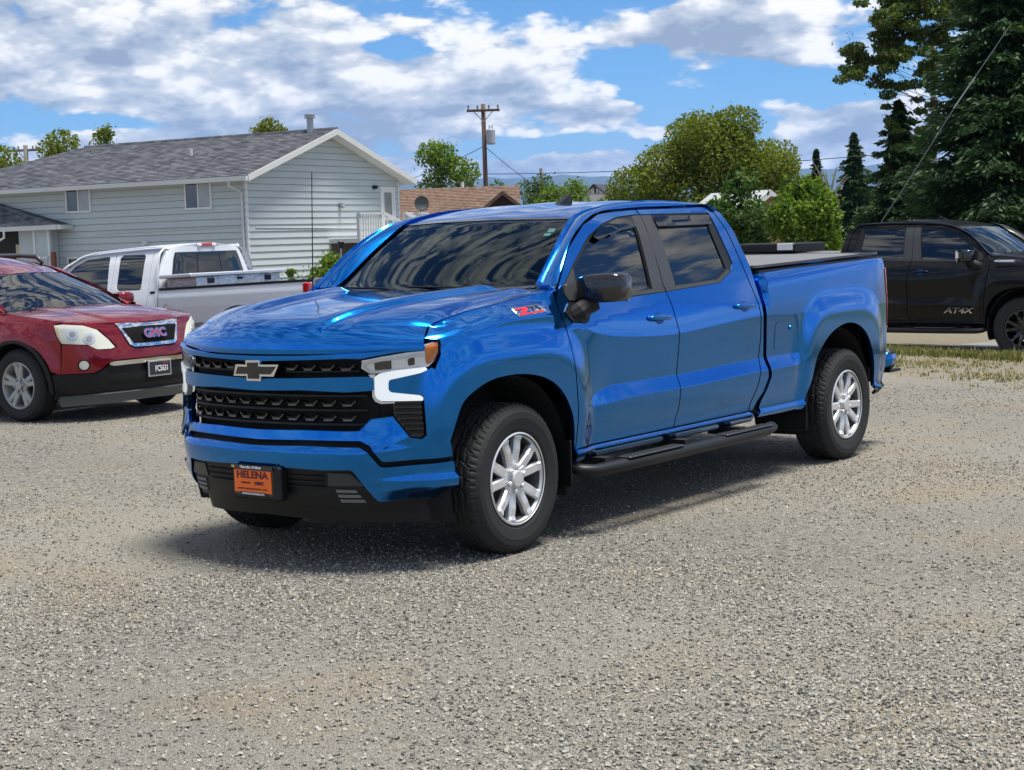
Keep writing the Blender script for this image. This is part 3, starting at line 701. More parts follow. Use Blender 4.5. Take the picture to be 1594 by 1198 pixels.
    q = MB(); q.add([P(6.45, -1.5, 2.86), P(8.6, -2.9, 1.55), P(8.6, -2.9, 1.43), P(6.45, -1.5, 2.74), P(6.51, -1.42, 2.86), P(8.66, -2.82, 1.55), P(8.66, -2.82, 1.43), P(6.51, -1.42, 2.74)], [(0, 1, 2, 3), (7, 6, 5, 4), (0, 4, 5, 1), (1, 5, 6, 2), (2, 6, 7, 3), (3, 7, 4, 0)]); q.build('stair_rail', TRIMW, deck)
    q = MB(); q.add([P(8.0, -1.5, 2.86), P(9.9, -2.9, 1.75), P(9.9, -2.9, 1.63), P(8.0, -1.5, 2.74), P(8.06, -1.42, 2.86), P(9.96, -2.82, 1.75), P(9.96, -2.82, 1.63), P(8.06, -1.42, 2.74)], [(0, 1, 2, 3), (7, 6, 5, 4), (0, 4, 5, 1), (1, 5, 6, 2), (2, 6, 7, 3), (3, 7, 4, 0)]); q.build('stair_rail', TRIMW, deck)
    for k in range(8):
        t_ = (k+.5)/8; a_, b_, z_ = 6.45+2.15*t_, -1.46-1.4*t_, 2.74-1.31*t_; q = MB(); hbox(q, P, (a_-.022, a_+.022), (b_-.022, b_+.022), (z_-.85, z_)); q.build('baluster', TRIMW, deck)
    for k in range(8): q = MB(); hbox(q, P, (6.5+.2*k, 7.9+.22*k), (-1.5-.18*(k+1), -1.5-.18*k), (1.66-.19*(k+1), 1.70-.19*(k+1))); q.build('tread', DECKW, deck)
    # porch wing at the far end of the long wall
    wing = MB(); b0, b1, ap = 8.25, 15, -.75
    q = MB(); ez, rz_ = 2.72, 4.0; rb = 12.3
    R_ = [P(ap, b0, ez), P(ap, b1, ez), P(0, b1, ez+1.0), P(0, b0+.02, ez), P(-.02, rb, rz_), P(ap*.5, rb, rz_)]
    V = [P(ap, b0, ez), P(ap, b1, ez), P(-.03, b0, ez), P(-.03, rb+.4, rz_-.15), P(-.03, b1, rz_-.15), P(ap, b0, ez-.14), P(ap, b1, ez-.14), P(-.03, b0, ez-.14), P(-.03, b1, ez-.14)]
    q.add(V, [(0, 2, 3), (0, 3, 4, 1), (5, 6, 8, 7), (0, 1, 6, 5), (0, 5, 7, 2)]); wr = q.build('porch_roof', SHINGLE, T)
    q = MB(); hbox(q, P, (ap-.12, ap-.01), (b0-.05, b1), (ez-.17, ez+.0)); hbox(q, P, (ap-.12, -.04), (b0-.10, b0-.01), (ez-.17, ez)); q.build('gutter', FASCIA, wr)
    q = MB(); q.tube([P(ap-.10, 10.95, ez-.15), P(ap-.10, 10.95, ez-.40), P(ap-.10, 11.5, ez-.62)], .045, 6); q.build('downpipe', TRIMW, wr)
    q = MB(); hbox(q, P, (-.40, -.05), (9.72, 10.65), (-.4, ez-.14)); q.build('porch_wall', SIDING, T)
    q = MB(); hbox(q, P, (-.55, -.05), (8.98, 9.68), (-.4, ez-.14)); q.build('porch_wall', SIDING, T)
    for b_ in (8.94, 9.68): q = MB(); hbox(q, P, (ap+.15, ap+.27), (b_-.05, b_+.05), (-.4, ez-.14)); q.build('post', TRIMW, T)
    q = MB(); hbox(q, P, (-.10, -.055), (10.66, 14), (-.4, ez-.14)); q.build('porch_shade_panel', mat('painted porch shade', (.03, .026, .024), rough=.9), T)  # flat dark sheet on the wall; the porch shade is put into its colour
    q = MB(); hbox(q, P, (-.14, -.11), (10.72, 11.1), (1.25, 2.05)); q.build('porch_blind', mat('cream blind', (.55, .47, .33), rough=.7), T)
    q = MB()
    hbox(q, P, (ap+.08, ap+.13), (8.95, 9.9), (1.50, 1.56)); q.build('porch_rail', TRIMW, T)
    for k in range(9): q = MB(); hbox(q, P, (ap+.085, ap+.12), (9.0+.1*k, 9.035+.1*k), (.7, 1.5)); q.build('baluster', TRIMW, T)
    q = MB(); hbox(q, P, (-.75, -.62), (8.55, 8.70), (-.4, 1.72)); tag(q.build('fence_post', mat('red brown wood', (.22, .07, .035), rough=.8)), 'short reddish brown wooden post beside the house porch', 'post')
    return P
HP = grey_house()
# satellite dish on the deck rail
t = thing('satellite_dish', 'dark grey satellite dish standing above the deck railing of the house', 'satellite dish', HP(8.95, -1.55, 2.8))
v, f = lathe([(0, 0), (.18, .02), (.36, .07), (.42, .11), (.42, .125), (.36, .085), (0, .02)], 24); o_ = mk('reflector', [(x*.85, y, z*.70+.36) for x, y, z in v], f, mat('dark dish grey', (.06, .068, .072), rough=.6), t, smooth=True); o_.rotation_euler = (0, 0, 3.28+math.pi-.35)
q = MB(); q.tube([(0, 0, 0), (0, .0, .40)], .03, 6); q.build('mast', DKMETAL, t)
# yard lamp, and the shrub beside it
def at_px(x, y): return x, y, float(gz(x, y))
t = thing('yard_lamp', 'slim yard lamp with square black head in front of the gable wall', 'lamp', (-29.9, -28.0, float(gz(-29.9, -28.0))))
q = MB(); q.tube([(0, 0, 0), (0, 0, 1.75)], .03, 6); q.build('pole', DKMETAL, t); q = MB(); q.box((0, 0, 1.86), (.24, .18, .22), rz=.9, bev=.02); q.build('lamp_head', BLACK_PL, t)

# ------------------------------------------------------------------ the houses behind
def simple_house(name, label, org, th, W, L, zb, HE, HR, wallm, roofm, ov=.5, hip=0.0, fas=None, rows=14):
    P = house_frame(org, th); T = thing(name, label, 'house')
    q = MB(); V = [P(0, 0, zb), P(W, 0, zb), P(W, L, zb), P(0, L, zb), P(0, 0, HE), P(W, 0, HE), P(W, L, HE), P(0, L, HE), P(W/2, 0, HR-.12), P(W/2, L, HR-.12)]
    F = [(0, 1, 5, 8, 4), (2, 3, 7, 9, 6), (3, 0, 4, 7), (1, 2, 6, 5)] if not hip else [(0, 1, 5, 4), (2, 3, 7, 6), (3, 0, 4, 7), (1, 2, 6, 5)]
    q.add(V, F); q.build('wall', wallm, T)
    q = MB(); sl = (HR-HE)/(W/2); ez = HE-sl*ov; E = [P(-ov, -ov, ez), P(W+ov, -ov, ez), P(W+ov, L+ov, ez), P(-ov, L+ov, ez), P(W/2, -ov+hip, HR), P(W/2, L+ov-hip, HR)]
    V = E+[(x, y, z_-.18) for x, y, z_ in E]
    q.add(V, [(0, 4, 5, 3), (1, 2, 5, 4), (6, 9, 11, 10), (7, 10, 11, 8), (0, 6, 10, 4), (4, 10, 7, 1), (2, 8, 11, 5), (5, 11, 9, 3), (0, 3, 9, 6), (2, 1, 7, 8)]+([(0, 1, 4), (2, 3, 5)] if hip else [])); rf = q.build('roof', fas or FASCIA, T)
    def rows_(e0, e1, r0, r1):
        e0, e1, r0, r1 = map(np.array, (e0, e1, r0, r1)); up = np.array([0, 0, .03])
        return [(e0*(1-k/rows)+r0*k/rows+up, e1*(1-k/rows)+r1*k/rows+up, e0*(1-(k+1)/rows)+r0*(k+1)/rows+up, e1*(1-(k+1)/rows)+r1*(k+1)/rows+up) for k in range(rows)]
    rr = rows_(E[0], E[3], E[4], E[5])+rows_(E[2], E[1], E[5], E[4])
    if hip: rr += rows_(E[1], E[0], E[4], E[4])+rows_(E[3], E[2], E[5], E[5])
    courses(P, rr, 'shingles', roofm, rf)
    return P, T, rf
BROWNW = mat('dark brown wall', (.05, .022, .018), rough=.8)
P, T, rf = simple_house('house', 'low house with wide brown shingle roof behind the grey house', (-56.2, -41.6), math.radians(217), 9.5, 15, -.5, 2.75, 4.30, BROWNW, BROWNSH, .7, rows=22, fas=mat('brown fascia', (.16, .10, .07), rough=.8))
q = MB(); q.tube([P(5.2, 2.2, 4.1), P(5.2, 2.2, 4.62)], .08, 8); q.build('vent_pipe', TRIMW, rf)
q = MB(); V = [P(-.6, -1.35, 2.75), P(-.6, .15, 3.95), P(-.6, 1.65, 2.75), P(3.5, -1.35, 2.75), P(3.5, .15, 3.95), P(3.5, 1.65, 2.75)]; V += [(x, y, z_-.2) for x, y, z_ in V]
q.add(V, [(0, 3, 4, 1), (1, 4, 5, 2), (6, 7, 10, 9), (7, 8, 11, 10), (0, 1, 7, 6), (1, 2, 8, 7), (0, 6, 9, 3), (2, 5, 11, 8)]); q.build('porch_roof', BROWNSH, T)
q = MB(); q.add([P(-.2, -1.1, -.5), P(-.2, 1.4, -.5), P(-.2, 1.4, 2.75), P(-.2, .15, 3.75), P(-.2, -1.1, 2.75)], [(0, 1, 2, 3, 4)]); q.build('porch_gable', BROWNW, T)
STUCCO = mat('off white stucco', (.62, .60, .57), rough=.8, var=.05)
P, T, rf = simple_house('house', 'distant white gabled house with dark slate roof and black timber brackets', (-208.9, -142.4), math.radians(104), 5.0, 9.5, 4, 7.75, 9.75, STUCCO, DARKSH, .7, fas=BLACK_PL)
for a_, z_ in ((2.5, 9.2), (.25, 7.6), (4.75, 7.6)): q = MB(); hbox(q, P, (a_-.12, a_+.12), (-.6, -.02), (z_-.1, z_+.1)); hbox(q, P, (a_-.12, a_+.12), (-.16, -.02), (z_-.9, z_)); q.build('bracket', BLACK_PL, T)
for k in range(2): q = MB(); q.tube([P(3.4, 3.6+2.2*k, 8.6), P(3.4, 3.6+2.2*k, 9.75+.1*k)], .13, 8); q.build('vent_pipe', TRIMW, rf)
P, T, rf = simple_house('garage', 'white sided garage with pale grey hip roof behind the round green tree', (-93.1, -43.8), math.radians(127), 4.1, 6.0, -.5, 2.35, 3.25, TRIMW, shingle_mat('pale grey shingles', (.30, .31, .31), (.40, .41, .41), (.48, .48, .47)), .35, hip=2.3, rows=10)
for k in range(14): q = MB(); hbox(q, P, (.05+.29*k, .08+.29*k), (-.02, -.003), (-.4, 2.2)); q.build('batten', TRIMW, T)
q = MB(); hbox(q, P, (1.05, 1.45), (-.03, -.004), (1.1, 1.7)); q.build('window', PANE, T)
P, T, rf = simple_house('shed', 'ochre walled shed with light grey metal roof between the two round trees', (-46.0, -22.8), math.radians(160), 1.7, 3, -.5, 2.58, 3.1, mat('ochre wall', (.28, .15, .06), rough=.8), mat('pale metal roof', (.36, .375, .38), rough=.5), .2, rows=1)
P, T, rf = simple_house('house', 'slate blue gabled house with white barge boards half hidden by shrubs', (-112.2, -51.8), math.radians(127), 4.6, 8, -.5, 3.0, 5.0, mat('slate blue wall', (.09, .11, .14), rough=.7), mat('brown grey roof', (.13, .11, .10), rough=.9), .5, fas=TRIMW, rows=10)

# ------------------------------------------------------------------ poles and wires
WIRE = mat('black cable', (.02, .02, .02), rough=.7)
def pole(name, label, x, y, h, r, m, z0=-.4): 
    t_ = thing(name, label, 'utility pole', (x, y, z0)); q = MB(); q.tube([(0, 0, 0), (.0, .0, h*.5), (0, 0, h)], [r*1.25, r*1.1, r], 10); q.build('pole_shaft', m, t_, smooth=True); return t_
t = pole('utility_pole', 'tall brown utility pole with crossarm and grey transformer beyond the brown roof', -62.6, -47.75, 9.2, .115, WOODPOLE)
ra = (-.60, .80)       # across the view
def across3(d, z, dy=0): return (ra[0]*d+.8*dy, ra[1]*d+.6*dy, z)
q = MB(); q.box(across3(.0, 8.85, .18), (.12, 1.75, .13), rz=math.atan2(ra[1], ra[0])-math.pi/2+.0, bev=.01); q.build('crossarm', WOODPOLE, t)
for d in (-.78, -.30, .30, .78): q = MB(); q.tube([across3(d, 8.9, .18), across3(d, 9.12, .18)], [.035, .06], 8); q.build('insulator', mat('grey insulator', (.25, .26, .28), rough=.3), t)
for s_ in (-1, 1): q = MB(); q.tube([across3(s_*.5, 8.8, .2), across3(0, 8.25, .15)], .025, 5); q.build('brace', DKMETAL, t)
q = MB(); q.tube([across3(.36, 7.05, .2), across3(.36, 7.12, .2), across3(.36, 7.8, .2), across3(.36, 7.86, .2)], [.2, .24, .24, .2], 14); q.tube([across3(.30, 7.86, .2), across3(.30, 8.05, .2)], .04, 6); q.tube([across3(.44, 7.86, .2), across3(.44, 8.05, .2)], .04, 6); q.build('transformer', mat('pale grey transformer', (.36, .39, .42), rough=.5), t, smooth=False)
q = MB(); q.box(across3(.5, 3.15, .1), (.08, 1.0, .08), rz=math.atan2(ra[1], ra[0])-math.pi/2); q.build('lower_arm', WOODPOLE, t)
q = MB(); q.tube([across3(-.28, .2, .1), across3(-.28, 4.6, .1), across3(-.16, 4.8, .1)], .03, 6); q.build('riser_pipe', DKMETAL, t)
t = pole('utility_pole', 'far grey utility pole with long crossarm at the left edge', -64.95, -89.9, 9.6, .16, WOODGREY)
q = MB(); q.box((0, 0, 9.25), (.14, 2.7, .16), rz=math.atan2(ra[1], ra[0])-math.pi/2-.2); q.build('crossarm', WOODGREY, t)
for d in (-1.2, -.5, .5, 1.2): q = MB(); q.tube([across3(d, 9.3), across3(d, 9.55)], .05, 6); q.build('insulator', WOODGREY, t)
q = MB(); q.tube([across3(-.5, 9.2), across3(0, 8.5)], .03, 5); q.build('brace', WOODGREY, t)
pole('utility_pole', 'small thin dark pole standing against the blue hills', -122.7, -87.6, 8.7, .15, WOODPOLE)
pole('utility_pole', 'thick bare wooden pole rising among the branches of the evergreen', -38.84, -12.85, 7.25, .085, WOODGREY)
def wire(label, A, B, sag, r=.014, group='overhead wires'):
    A, B = Vector(A), Vector(B); pts_ = []
    for k in range(25):
        t_ = k/24; q_ = A.lerp(B, t_); q_.z -= sag*4*t_*(1-t_); pts_.append(q_)
    q = MB(); q.tube(pts_, r, 5); tag(q.build('wire', WIRE), label, 'wire', group)
wire('thin overhead wire crossing in front of the big olive green tree', (-62.4, -47.5, 5.1), (-60, -10, 5.4), .5, .018)
wire('low dark wire running level across the blue hills', (-62.4, -47.5, 4.05), (-95, -50, 5.0), .3, .022)
wire('steep guy wire falling right from the utility pole', (-62.6, -47.75, 6.6), (-63.6, -44.9, 4.2), .1, .018)
wire('guy wire falling left from the utility pole behind the tree', (-62.6, -47.75, 6.6), (-60.5, -52.5, 4.7), .12, .018)
wire('service wire from the utility pole to the gable of the grey house', (-62.6, -47.75, 5.2), HP(9.9, -.3, 4.2), .4, .02)
q = MB(); q.tube([(-21.25, -4.12, 5.05), (-20.9, -4.95, 3.75), (-20.55, -5.82, 2.30), (-20.2, -6.7, .9), (-20.0, -7.2, -.15)], .0065, 5); g_ = tag(q.build('guy_wire', mat('galvanised strand', (.20, .22, .21), rough=.5, metal=.3)), 'pale slanting guy wire in front of the dark evergreen', 'guy wire')
q = MB(); q.tube([(-21.02, -4.66, 4.20), (-20.88, -5.0, 3.68)], .011, 6); q.build('strain_insulator', mat('pale insulator rod', (.4, .42, .4), rough=.5), g_)

# ------------------------------------------------------------------ trees
BARK = mat('grey brown bark', (.085, .065, .05), rough=.95, var=.35, vscale=6, bump=.5, bscale=20)
def cloud_leaves(blobs, n, size, seed, fill=.55, flat=1.0, clump=2.2):
    """leaf-sized faces spread through the volume of uneven clumps: each blob is (x, y, z, rx, ry, rz)"""
    r = np.random.default_rng(seed); B = np.array(blobs, float); vol = B[:, 3]*B[:, 4]*B[:, 5]; pick = r.choice(len(B), n, p=vol**.75/np.sum(vol**.75)); b = B[pick]
    d = r.normal(size=(n, 3)); d /= np.linalg.norm(d, axis=1, keepdims=True); rad = r.random(n)**(1/3)*(1-fill)+fill*(.82+.22*r.random(n))
    # sub-clumps: pull points to random clump centres in the blob
    P = b[:, :3]+d*rad[:, None]*b[:, 3:]
    nc = max(8, n//22); cc = P[r.choice(n, nc)]; idx = r.integers(0, nc, n)
    near = cc[idx]; own = np.linalg.norm(near-b[:, :3], axis=1) < np.max(b[:, 3:], axis=1)*1.25
    jit = r.normal(size=(n, 3))*size*clump; P = np.where((own & (r.random(n) < .75))[:, None], near+jit, P)
    tint = np.clip(.5+.22*r.normal(size=n)+.25*(r.random(nc)[idx]-.5), 0, 1)
    u = r.normal(size=(n, 3)); u[:, 2] *= flat; u /= np.linalg.norm(u, axis=1, keepdims=True); w_ = np.cross(u, r.normal(size=(n, 3))); w_ /= np.linalg.norm(w_, axis=1, keepdims=True)+1e-9
    s = size*r.uniform(.6, 1.35, n)[:, None]
    V = np.stack([P-u*s, P+w_*s*.55-u*s*.1, P+u*s, P-w_*s*.55+u*s*.1], 1).reshape(-1, 3)
    return V, np.repeat(tint, 4)
def leaf_mesh(name, V, tint, m, parent):
    n = len(V)//4; me = bpy.data.meshes.new(name); me.vertices.add(len(V)); me.vertices.foreach_set('co', V.astype(np.float32).ravel())
    me.loops.add(4*n); me.loops.foreach_set('vertex_index', np.arange(4*n, dtype=np.int32)); me.polygons.add(n); me.polygons.foreach_set('loop_start', np.arange(0, 4*n, 4, dtype=np.int32)); me.update(calc_edges=True)
    a = me.attributes.new('tint', 'FLOAT', 'POINT'); a.data.foreach_set('value', tint.astype(np.float32)); me.materials.append(m)
    o = bpy.data.objects.new(name, me); COL.objects.link(o); o.parent = parent; return o
OLIVE = leafmat('olive green leaves', [(0, (.05, .075, .008)), (.5, (.13, .17, .018)), (1, (.26, .29, .04))], .42)
FRESH = leafmat('fresh green leaves', [(0, (.045, .095, .010)), (.5, (.11, .195, .022)), (1, (.24, .31, .04))], .42)
DEEP = leafmat('deep green leaves', [(0, (.022, .055, .012)), (.5, (.055, .115, .024)), (1, (.12, .19, .04))], .35)
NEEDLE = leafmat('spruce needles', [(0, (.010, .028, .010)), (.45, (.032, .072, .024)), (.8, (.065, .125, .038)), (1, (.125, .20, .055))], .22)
LOOSE = leafmat('small russet green leaves', [(0, (.03, .06, .010)), (.5, (.07, .115, .022)), (.85, (.13, .155, .04)), (1, (.19, .16, .06))], .35)
def broadleaf(label, x, y, z0, trunk_h, blobs, n, size, m, seed, tr=.2, cat='tree', name='deciduous_tree', group=None, limbs=6, fill=.55, clump=2.2, lr=1.0):
    T = thing(name, label, cat, (x, y, z0), 0, group); r = np.random.default_rng(seed)
    q = MB(); q.tube([(0, 0, -.2), (.05*tr, 0, trunk_h*.5), (0, .1*tr, trunk_h)], [tr*1.3, tr, tr*.75], 8)
    B = np.array(blobs, float)
    for k in range(limbs):
        b = B[k % len(B)]; e = b[:3]+r.normal(size=3)*b[3:]*.45; s_ = np.array([0, 0, trunk_h*r.uniform(.6, 1.0)]); mid = (s_+e)/2+r.normal(size=3)*.12*np.linalg.norm(e-s_)*.5; q.tube([tuple(s_), tuple(mid), tuple(e)], [tr*.5*lr, tr*.3*lr, tr*.10*lr], 6)
    q.build('trunk', BARK, T)
    V, tint = cloud_leaves(blobs, n, size, seed, fill, clump=clump); leaf_mesh('crown', V, tint, m, T); return T
def blobset(r, spread, base, top, n, rmin, rmax, seed):
    g = np.random.default_rng(seed); out = []
    for k in range(n):
        t_ = (k+.5)/n; a = k*2.4+g.uniform(-.5, .5); z_ = base+(top-base)*g.random(); prof = math.sin(math.pi*np.clip((z_-base)/(top-base)*.86+.1, 0, 1))**.7; rr = spread*prof*math.sqrt(g.random())*.85; s_ = g.uniform(rmin, rmax)
        out.append((rr*math.cos(a), rr*math.sin(a), z_, s_, s_, s_*.8))
    return out
# the large olive tree behind the cab, its crown wider than high
cx, cy = -57.95, -31.3
bl = []
for d, z_, s_ in ((-3.2, 4.0, 1.5), (-3.6, 2.2, 1.7), (-2.2, 5.1, 1.5), (-1.2, 6.1, 1.35), (.0, 6.7, 1.25), (1.1, 6.35, 1.3), (2.1, 5.2, 1.5), (3.0, 4.3, 1.4), (3.2, 2.8, 1.3), (.3, 4.6, 1.9), (-1.4, 3.6, 2.0), (1.5, 3.4, 1.9), (.4, 2.4, 1.7), (-2.3, 2.0, 1.6), (2.4, 1.9, 1.3), (4.0, 3.2, 1.1), (-.4, 5.4, 1.5), (1.2, 5.5, 1.5)):
    for k in range(2): bl.append((ra[0]*d+.8*rng.normal(0, .9), ra[1]*d+.6*rng.normal(0, .9), z_+.25*rng.normal(), s_*.86, s_*.86, s_*.72))
broadleaf('large spreading olive green tree behind the blue pickup cab', cx, cy, -.2, 2.0, bl, 62000, .080, OLIVE, 11, .28, limbs=16, fill=.3, clump=2.8)
def round_tree(label, x, y, w_, zb, zt, m, n, seed, leaf=.06, gr=None):
    bl = []; g = np.random.default_rng(seed)
    for k in range(26):
        a = g.uniform(0, 6.28); u = g.uniform(-1, 1); rr = math.sqrt(1-u*u)*w_*.5*.72; bl.append((rr*math.cos(a), rr*math.sin(a), (zb+zt)/2+u*(zt-zb)*.5*.74, w_*.22, w_*.22, (zt-zb)*.2))
    bl.append((0, 0, (zb+zt)/2, w_*.38, w_*.38, (zt-zb)*.38))
    for k in range(10): a = g.uniform(0, 6.28); rr = w_*.3*g.random(); bl.append((rr*math.cos(a), rr*math.sin(a), zt-.05, .10, .10, .30))
    return broadleaf(label, x, y, -.22, zb+.4, bl, n, leaf, m, seed, .06, 'small tree', 'round_tree', gr, 6, .45)
round_tree('darker of the two small round trees, close behind the cab', -26.3, -12.3, 1.62, .9, 3.0, DEEP, 9000, 21)
round_tree('bright yellow green small round tree beside the white garage', -25.2, -10.05, 1.55, 1.15, 2.82, FRESH, 9000, 22)
def spruce(label, x, y, z0, h, r0, n_lv, m, seed, size=.11, group=None, dens=1.0, droop=.30, pw=.8):
    """whorls of drooping boughs, each bough a fan of short needled twigs, over a dense dark core"""
    T = thing('spruce_tree', label, 'spruce', (x, y, z0), 0, group); r = np.random.default_rng(seed)
    q = MB(); q.tube([(0, 0, -.3), (0, 0, h*.5), (0, 0, h*.98)], [r0*.06, r0*.04, .012], 8); q.build('trunk', BARK, T)
    Vs = []; Ts = []
    def twigs(P, d, sz, tint):
        n = len(P); w2 = np.cross(d, r.normal(size=(n, 3))); w2 /= np.linalg.norm(w2, axis=1, keepdims=True)+1e-9; sz = sz[:, None]
        Vs.append(np.stack([P-d*sz, P+w2*sz*.36, P+d*sz*1.2, P-w2*sz*.36], 1).reshape(-1, 3)); Ts.append(np.repeat(np.clip(tint, 0, 1), 4))
    for k in range(n_lv):
        t_ = ((k+r.random())/n_lv)**1.15; z_ = h*(.03+.97*t_); R = (r0*(1-t_)**pw+.08)*r.uniform(.62, 1.16)
        a = r.uniform(0, 6.283); lift = r.uniform(.05, .25); ns = max(8, int(R*R*dens*16/size*.1+R/size*3*dens)); s_ = r.random(ns)**.6; wv = r.normal(0, .20, ns)*R*(1.15-s_*.6)
        bx, by = math.cos(a), math.sin(a); tone = .10*r.normal()
        P = np.stack([bx*R*s_-by*wv, by*R*s_+bx*wv, z_-droop*R*s_+lift*R*s_**2-np.abs(wv)*.30+r.normal(0, .035, ns)*R], 1)
        sg = np.sign(wv)*.7; d = np.stack([bx-by*sg, by+bx*sg, -.35+.45*r.normal(size=ns)], 1); d /= np.linalg.norm(d, axis=1, keepdims=True)
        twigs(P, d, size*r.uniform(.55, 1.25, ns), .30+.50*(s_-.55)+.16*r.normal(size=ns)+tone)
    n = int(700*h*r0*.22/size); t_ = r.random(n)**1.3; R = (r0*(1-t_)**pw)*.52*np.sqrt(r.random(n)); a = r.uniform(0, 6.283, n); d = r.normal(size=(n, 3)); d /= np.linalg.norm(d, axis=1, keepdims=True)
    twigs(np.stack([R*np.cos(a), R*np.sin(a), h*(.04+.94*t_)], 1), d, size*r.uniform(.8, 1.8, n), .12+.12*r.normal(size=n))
    leaf_mesh('crown', np.vstack(Vs), np.concatenate(Ts), m, T); return T
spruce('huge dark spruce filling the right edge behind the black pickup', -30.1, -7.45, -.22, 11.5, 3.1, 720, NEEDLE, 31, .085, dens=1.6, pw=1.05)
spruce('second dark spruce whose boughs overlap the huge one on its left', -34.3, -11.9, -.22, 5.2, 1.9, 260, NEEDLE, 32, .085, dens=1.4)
spruce('tall dark spruce left of the dead branches in the far gap', -79.6, -36.9, -.3, 6.5, 1.25, 170, NEEDLE, 33, .12, 'far spruces', dens=1.2)
spruce('tallest pointed spruce in the far gap behind the slate blue house', -76.3, -33.0, -.3, 7.1, 2.1, 240, NEEDLE, 34, .12, 'far spruces', dens=1.2)
spruce('dark broken spruce at the left flank of the big olive tree', -77.8, -47.5, -.3, 5.9, 1.1, 130, NEEDLE, 35, .12, 'far spruces', dens=1.2)
# the loose branches of a deciduous tree reaching over from the right
bl = []; g_ = np.random.default_rng(5)
for d, z_, s_ in ((-2.75, 6.0, .42), (-2.45, 6.35, .5), (-2.1, 6.7, .5), (-2.3, 5.75, .4), (-1.8, 6.2, .5), (-1.4, 6.9, .6), (-1.5, 5.6, .45), (-1.1, 6.3, .5), (-.9, 7.3, .6), (-.6, 6.7, .5), (-.8, 5.7, .4), (-.2, 7.2, .6), (-1.6, 7.4, .5), (-1.0, 5.2, .3), (-1.7, 6.6, .5), (-2.0, 7.2, .45), (-.5, 6.1, .5), (-1.2, 7.7, .6), (-.4, 7.7, .6), (-1.45, 4.0, .4), (-1.75, 3.5, .42), (-1.2, 3.6, .42), (-1.5, 3.0, .4), (-1.0, 4.3, .4)):
    for k in range(6): dd = d-1.05+g_.normal(0, .22); bl.append((ra[0]*dd+.8*g_.normal(0, .4), ra[1]*dd+.6*g_.normal(0, .4), z_+.26*g_.normal()+.2, s_*.55, s_*.55, s_*.30))
broadleaf('loose leaved deciduous tree whose thin branches reach left past the evergreen', -36.05, -9.85, -.22, 5.0, bl, 34000, .050, LOOSE, 41, .10, limbs=16, fill=.1, clump=4.5, lr=.30)
# trees seen over the roofs
for label, x, y, tr_h, spread, base, top, n, m, seed, nb, rm in (
    ('olive tree rising left of the hip end of the grey roof', -45.5, -60.7, 4.0, 1.2, 4.3, 8.2, 4200, OLIVE, 51, 16, 1.0),
    ('small sparse tree just right of the olive tree over the roof', -53.4, -67.2, 5, .75, 6.3, 8.6, 1300, OLIVE, 52, 9, .6),
    ('tree top peeping over the middle of the charcoal ridge', -60.0, -61.2, 5, 1.1, 6.6, 8.9, 2200, OLIVE, 53, 12, .75),
    ('leafy green tree between the grey gable and the utility pole', -66.5, -54.0, 3, 2.0, 3.6, 7.3, 6500, FRESH, 54, 20, 1.0),
    ('dark tree cut by the left edge of the photo', -40.0, -58.6, 3, 1.5, 3.2, 6.4, 4200, OLIVE, 55, 14, 1.0),
    ('low dark green tree right of the utility pole base', -80.2, -60.4, 3, 1.5, 3.4, 5.4, 2600, DEEP, 56, 12, .8),
    ('broad dark green tree against the hills', -88.80, -63.30, 3, 1.7, 3.4, 6.0, 3600, DEEP, 57, 14, 1.0),
    ('bright yellow green bush left of the white gabled house', -82.84, -57.83, 2, 1.2, 2.8, 5.1, 3200, FRESH, 58, 12, .9),
    ('second bright yellow green bush touching the white gabled house', -85.10, -57.50, 2, 1.05, 2.8, 5.3, 2600, FRESH, 59, 12, .8),
    ('green tree crown just right of the dark slate roof', -70.0, -41.6, 2, 1.7, 1.8, 4.3, 3400, DEEP, 60, 14, .9),
    ('green tree in front of the slate blue house', -105.95, -45.2, 2, 1.5, 2.2, 4.4, 3000, OLIVE, 61, 14, .6),
    ('pale green shrub right of the slate blue house', -105.1, -42.5, 1, 1.5, 1.6, 3.0, 2600, FRESH, 62, 12, .6),
    ('green shrub under the edge of the huge spruce', -48.0, -14.6, 1, 1.0, .9, 2.35, 2400, FRESH, 63, 10, .6),
    ('low tree between the big olive tree and the shed', -55.9, -30.5, 1, 1.2, .6, 3.0, 3600, OLIVE, 64, 14, .9)):
    broadleaf(label, x, y, -.3, tr_h, blobset(None, spread, base, top, nb, rm*.55, rm, seed), n, .10, m, seed, .12, group='trees and shrubs beyond the lot', limbs=8, fill=.35)
q = MB(); g_ = np.random.default_rng(8)
for k in range(16):
    a = g_.uniform(-1.3, 1.3); L_ = g_.uniform(.8, 2.0); e = (ra[0]*math.sin(a)*L_, ra[1]*math.sin(a)*L_, 3.2+math.cos(a)*L_*.8); q.tube([(0, 0, 2.4), (e[0]*.45, e[1]*.45, 2.4+(e[2]-2.4)*.6), e], [.06, .04, .012], 5)
q.tube([(0, 0, 0), (0, 0, 2.6)], [.14, .1], 6); T = thing('bare_tree', 'leafless pale dead tree above the slate blue gable', 'tree', (-74.5, -33.6, .6)); q.build('branches', mat('pale dead wood', (.22, .20, .17), rough=.9), T)
def bush(label, x, y, w_, h, m, n, seed, leaf=.05):
    bl = blobset(None, w_*.40, .15, h*.86, 14, w_*.15, w_*.26, seed)+[(0, 0, h*.35, w_*.4, w_*.4, h*.35)]
    T = thing('shrub', label, 'shrub', (x, y, float(gz(x, y)))); q = MB(); q.tube([(0, 0, -.1), (0, 0, h*.5)], .03, 6); q.build('stem', BARK, T); V, tint = cloud_leaves(bl, n, leaf, seed, .4); leaf_mesh('foliage', V, tint, m, T)
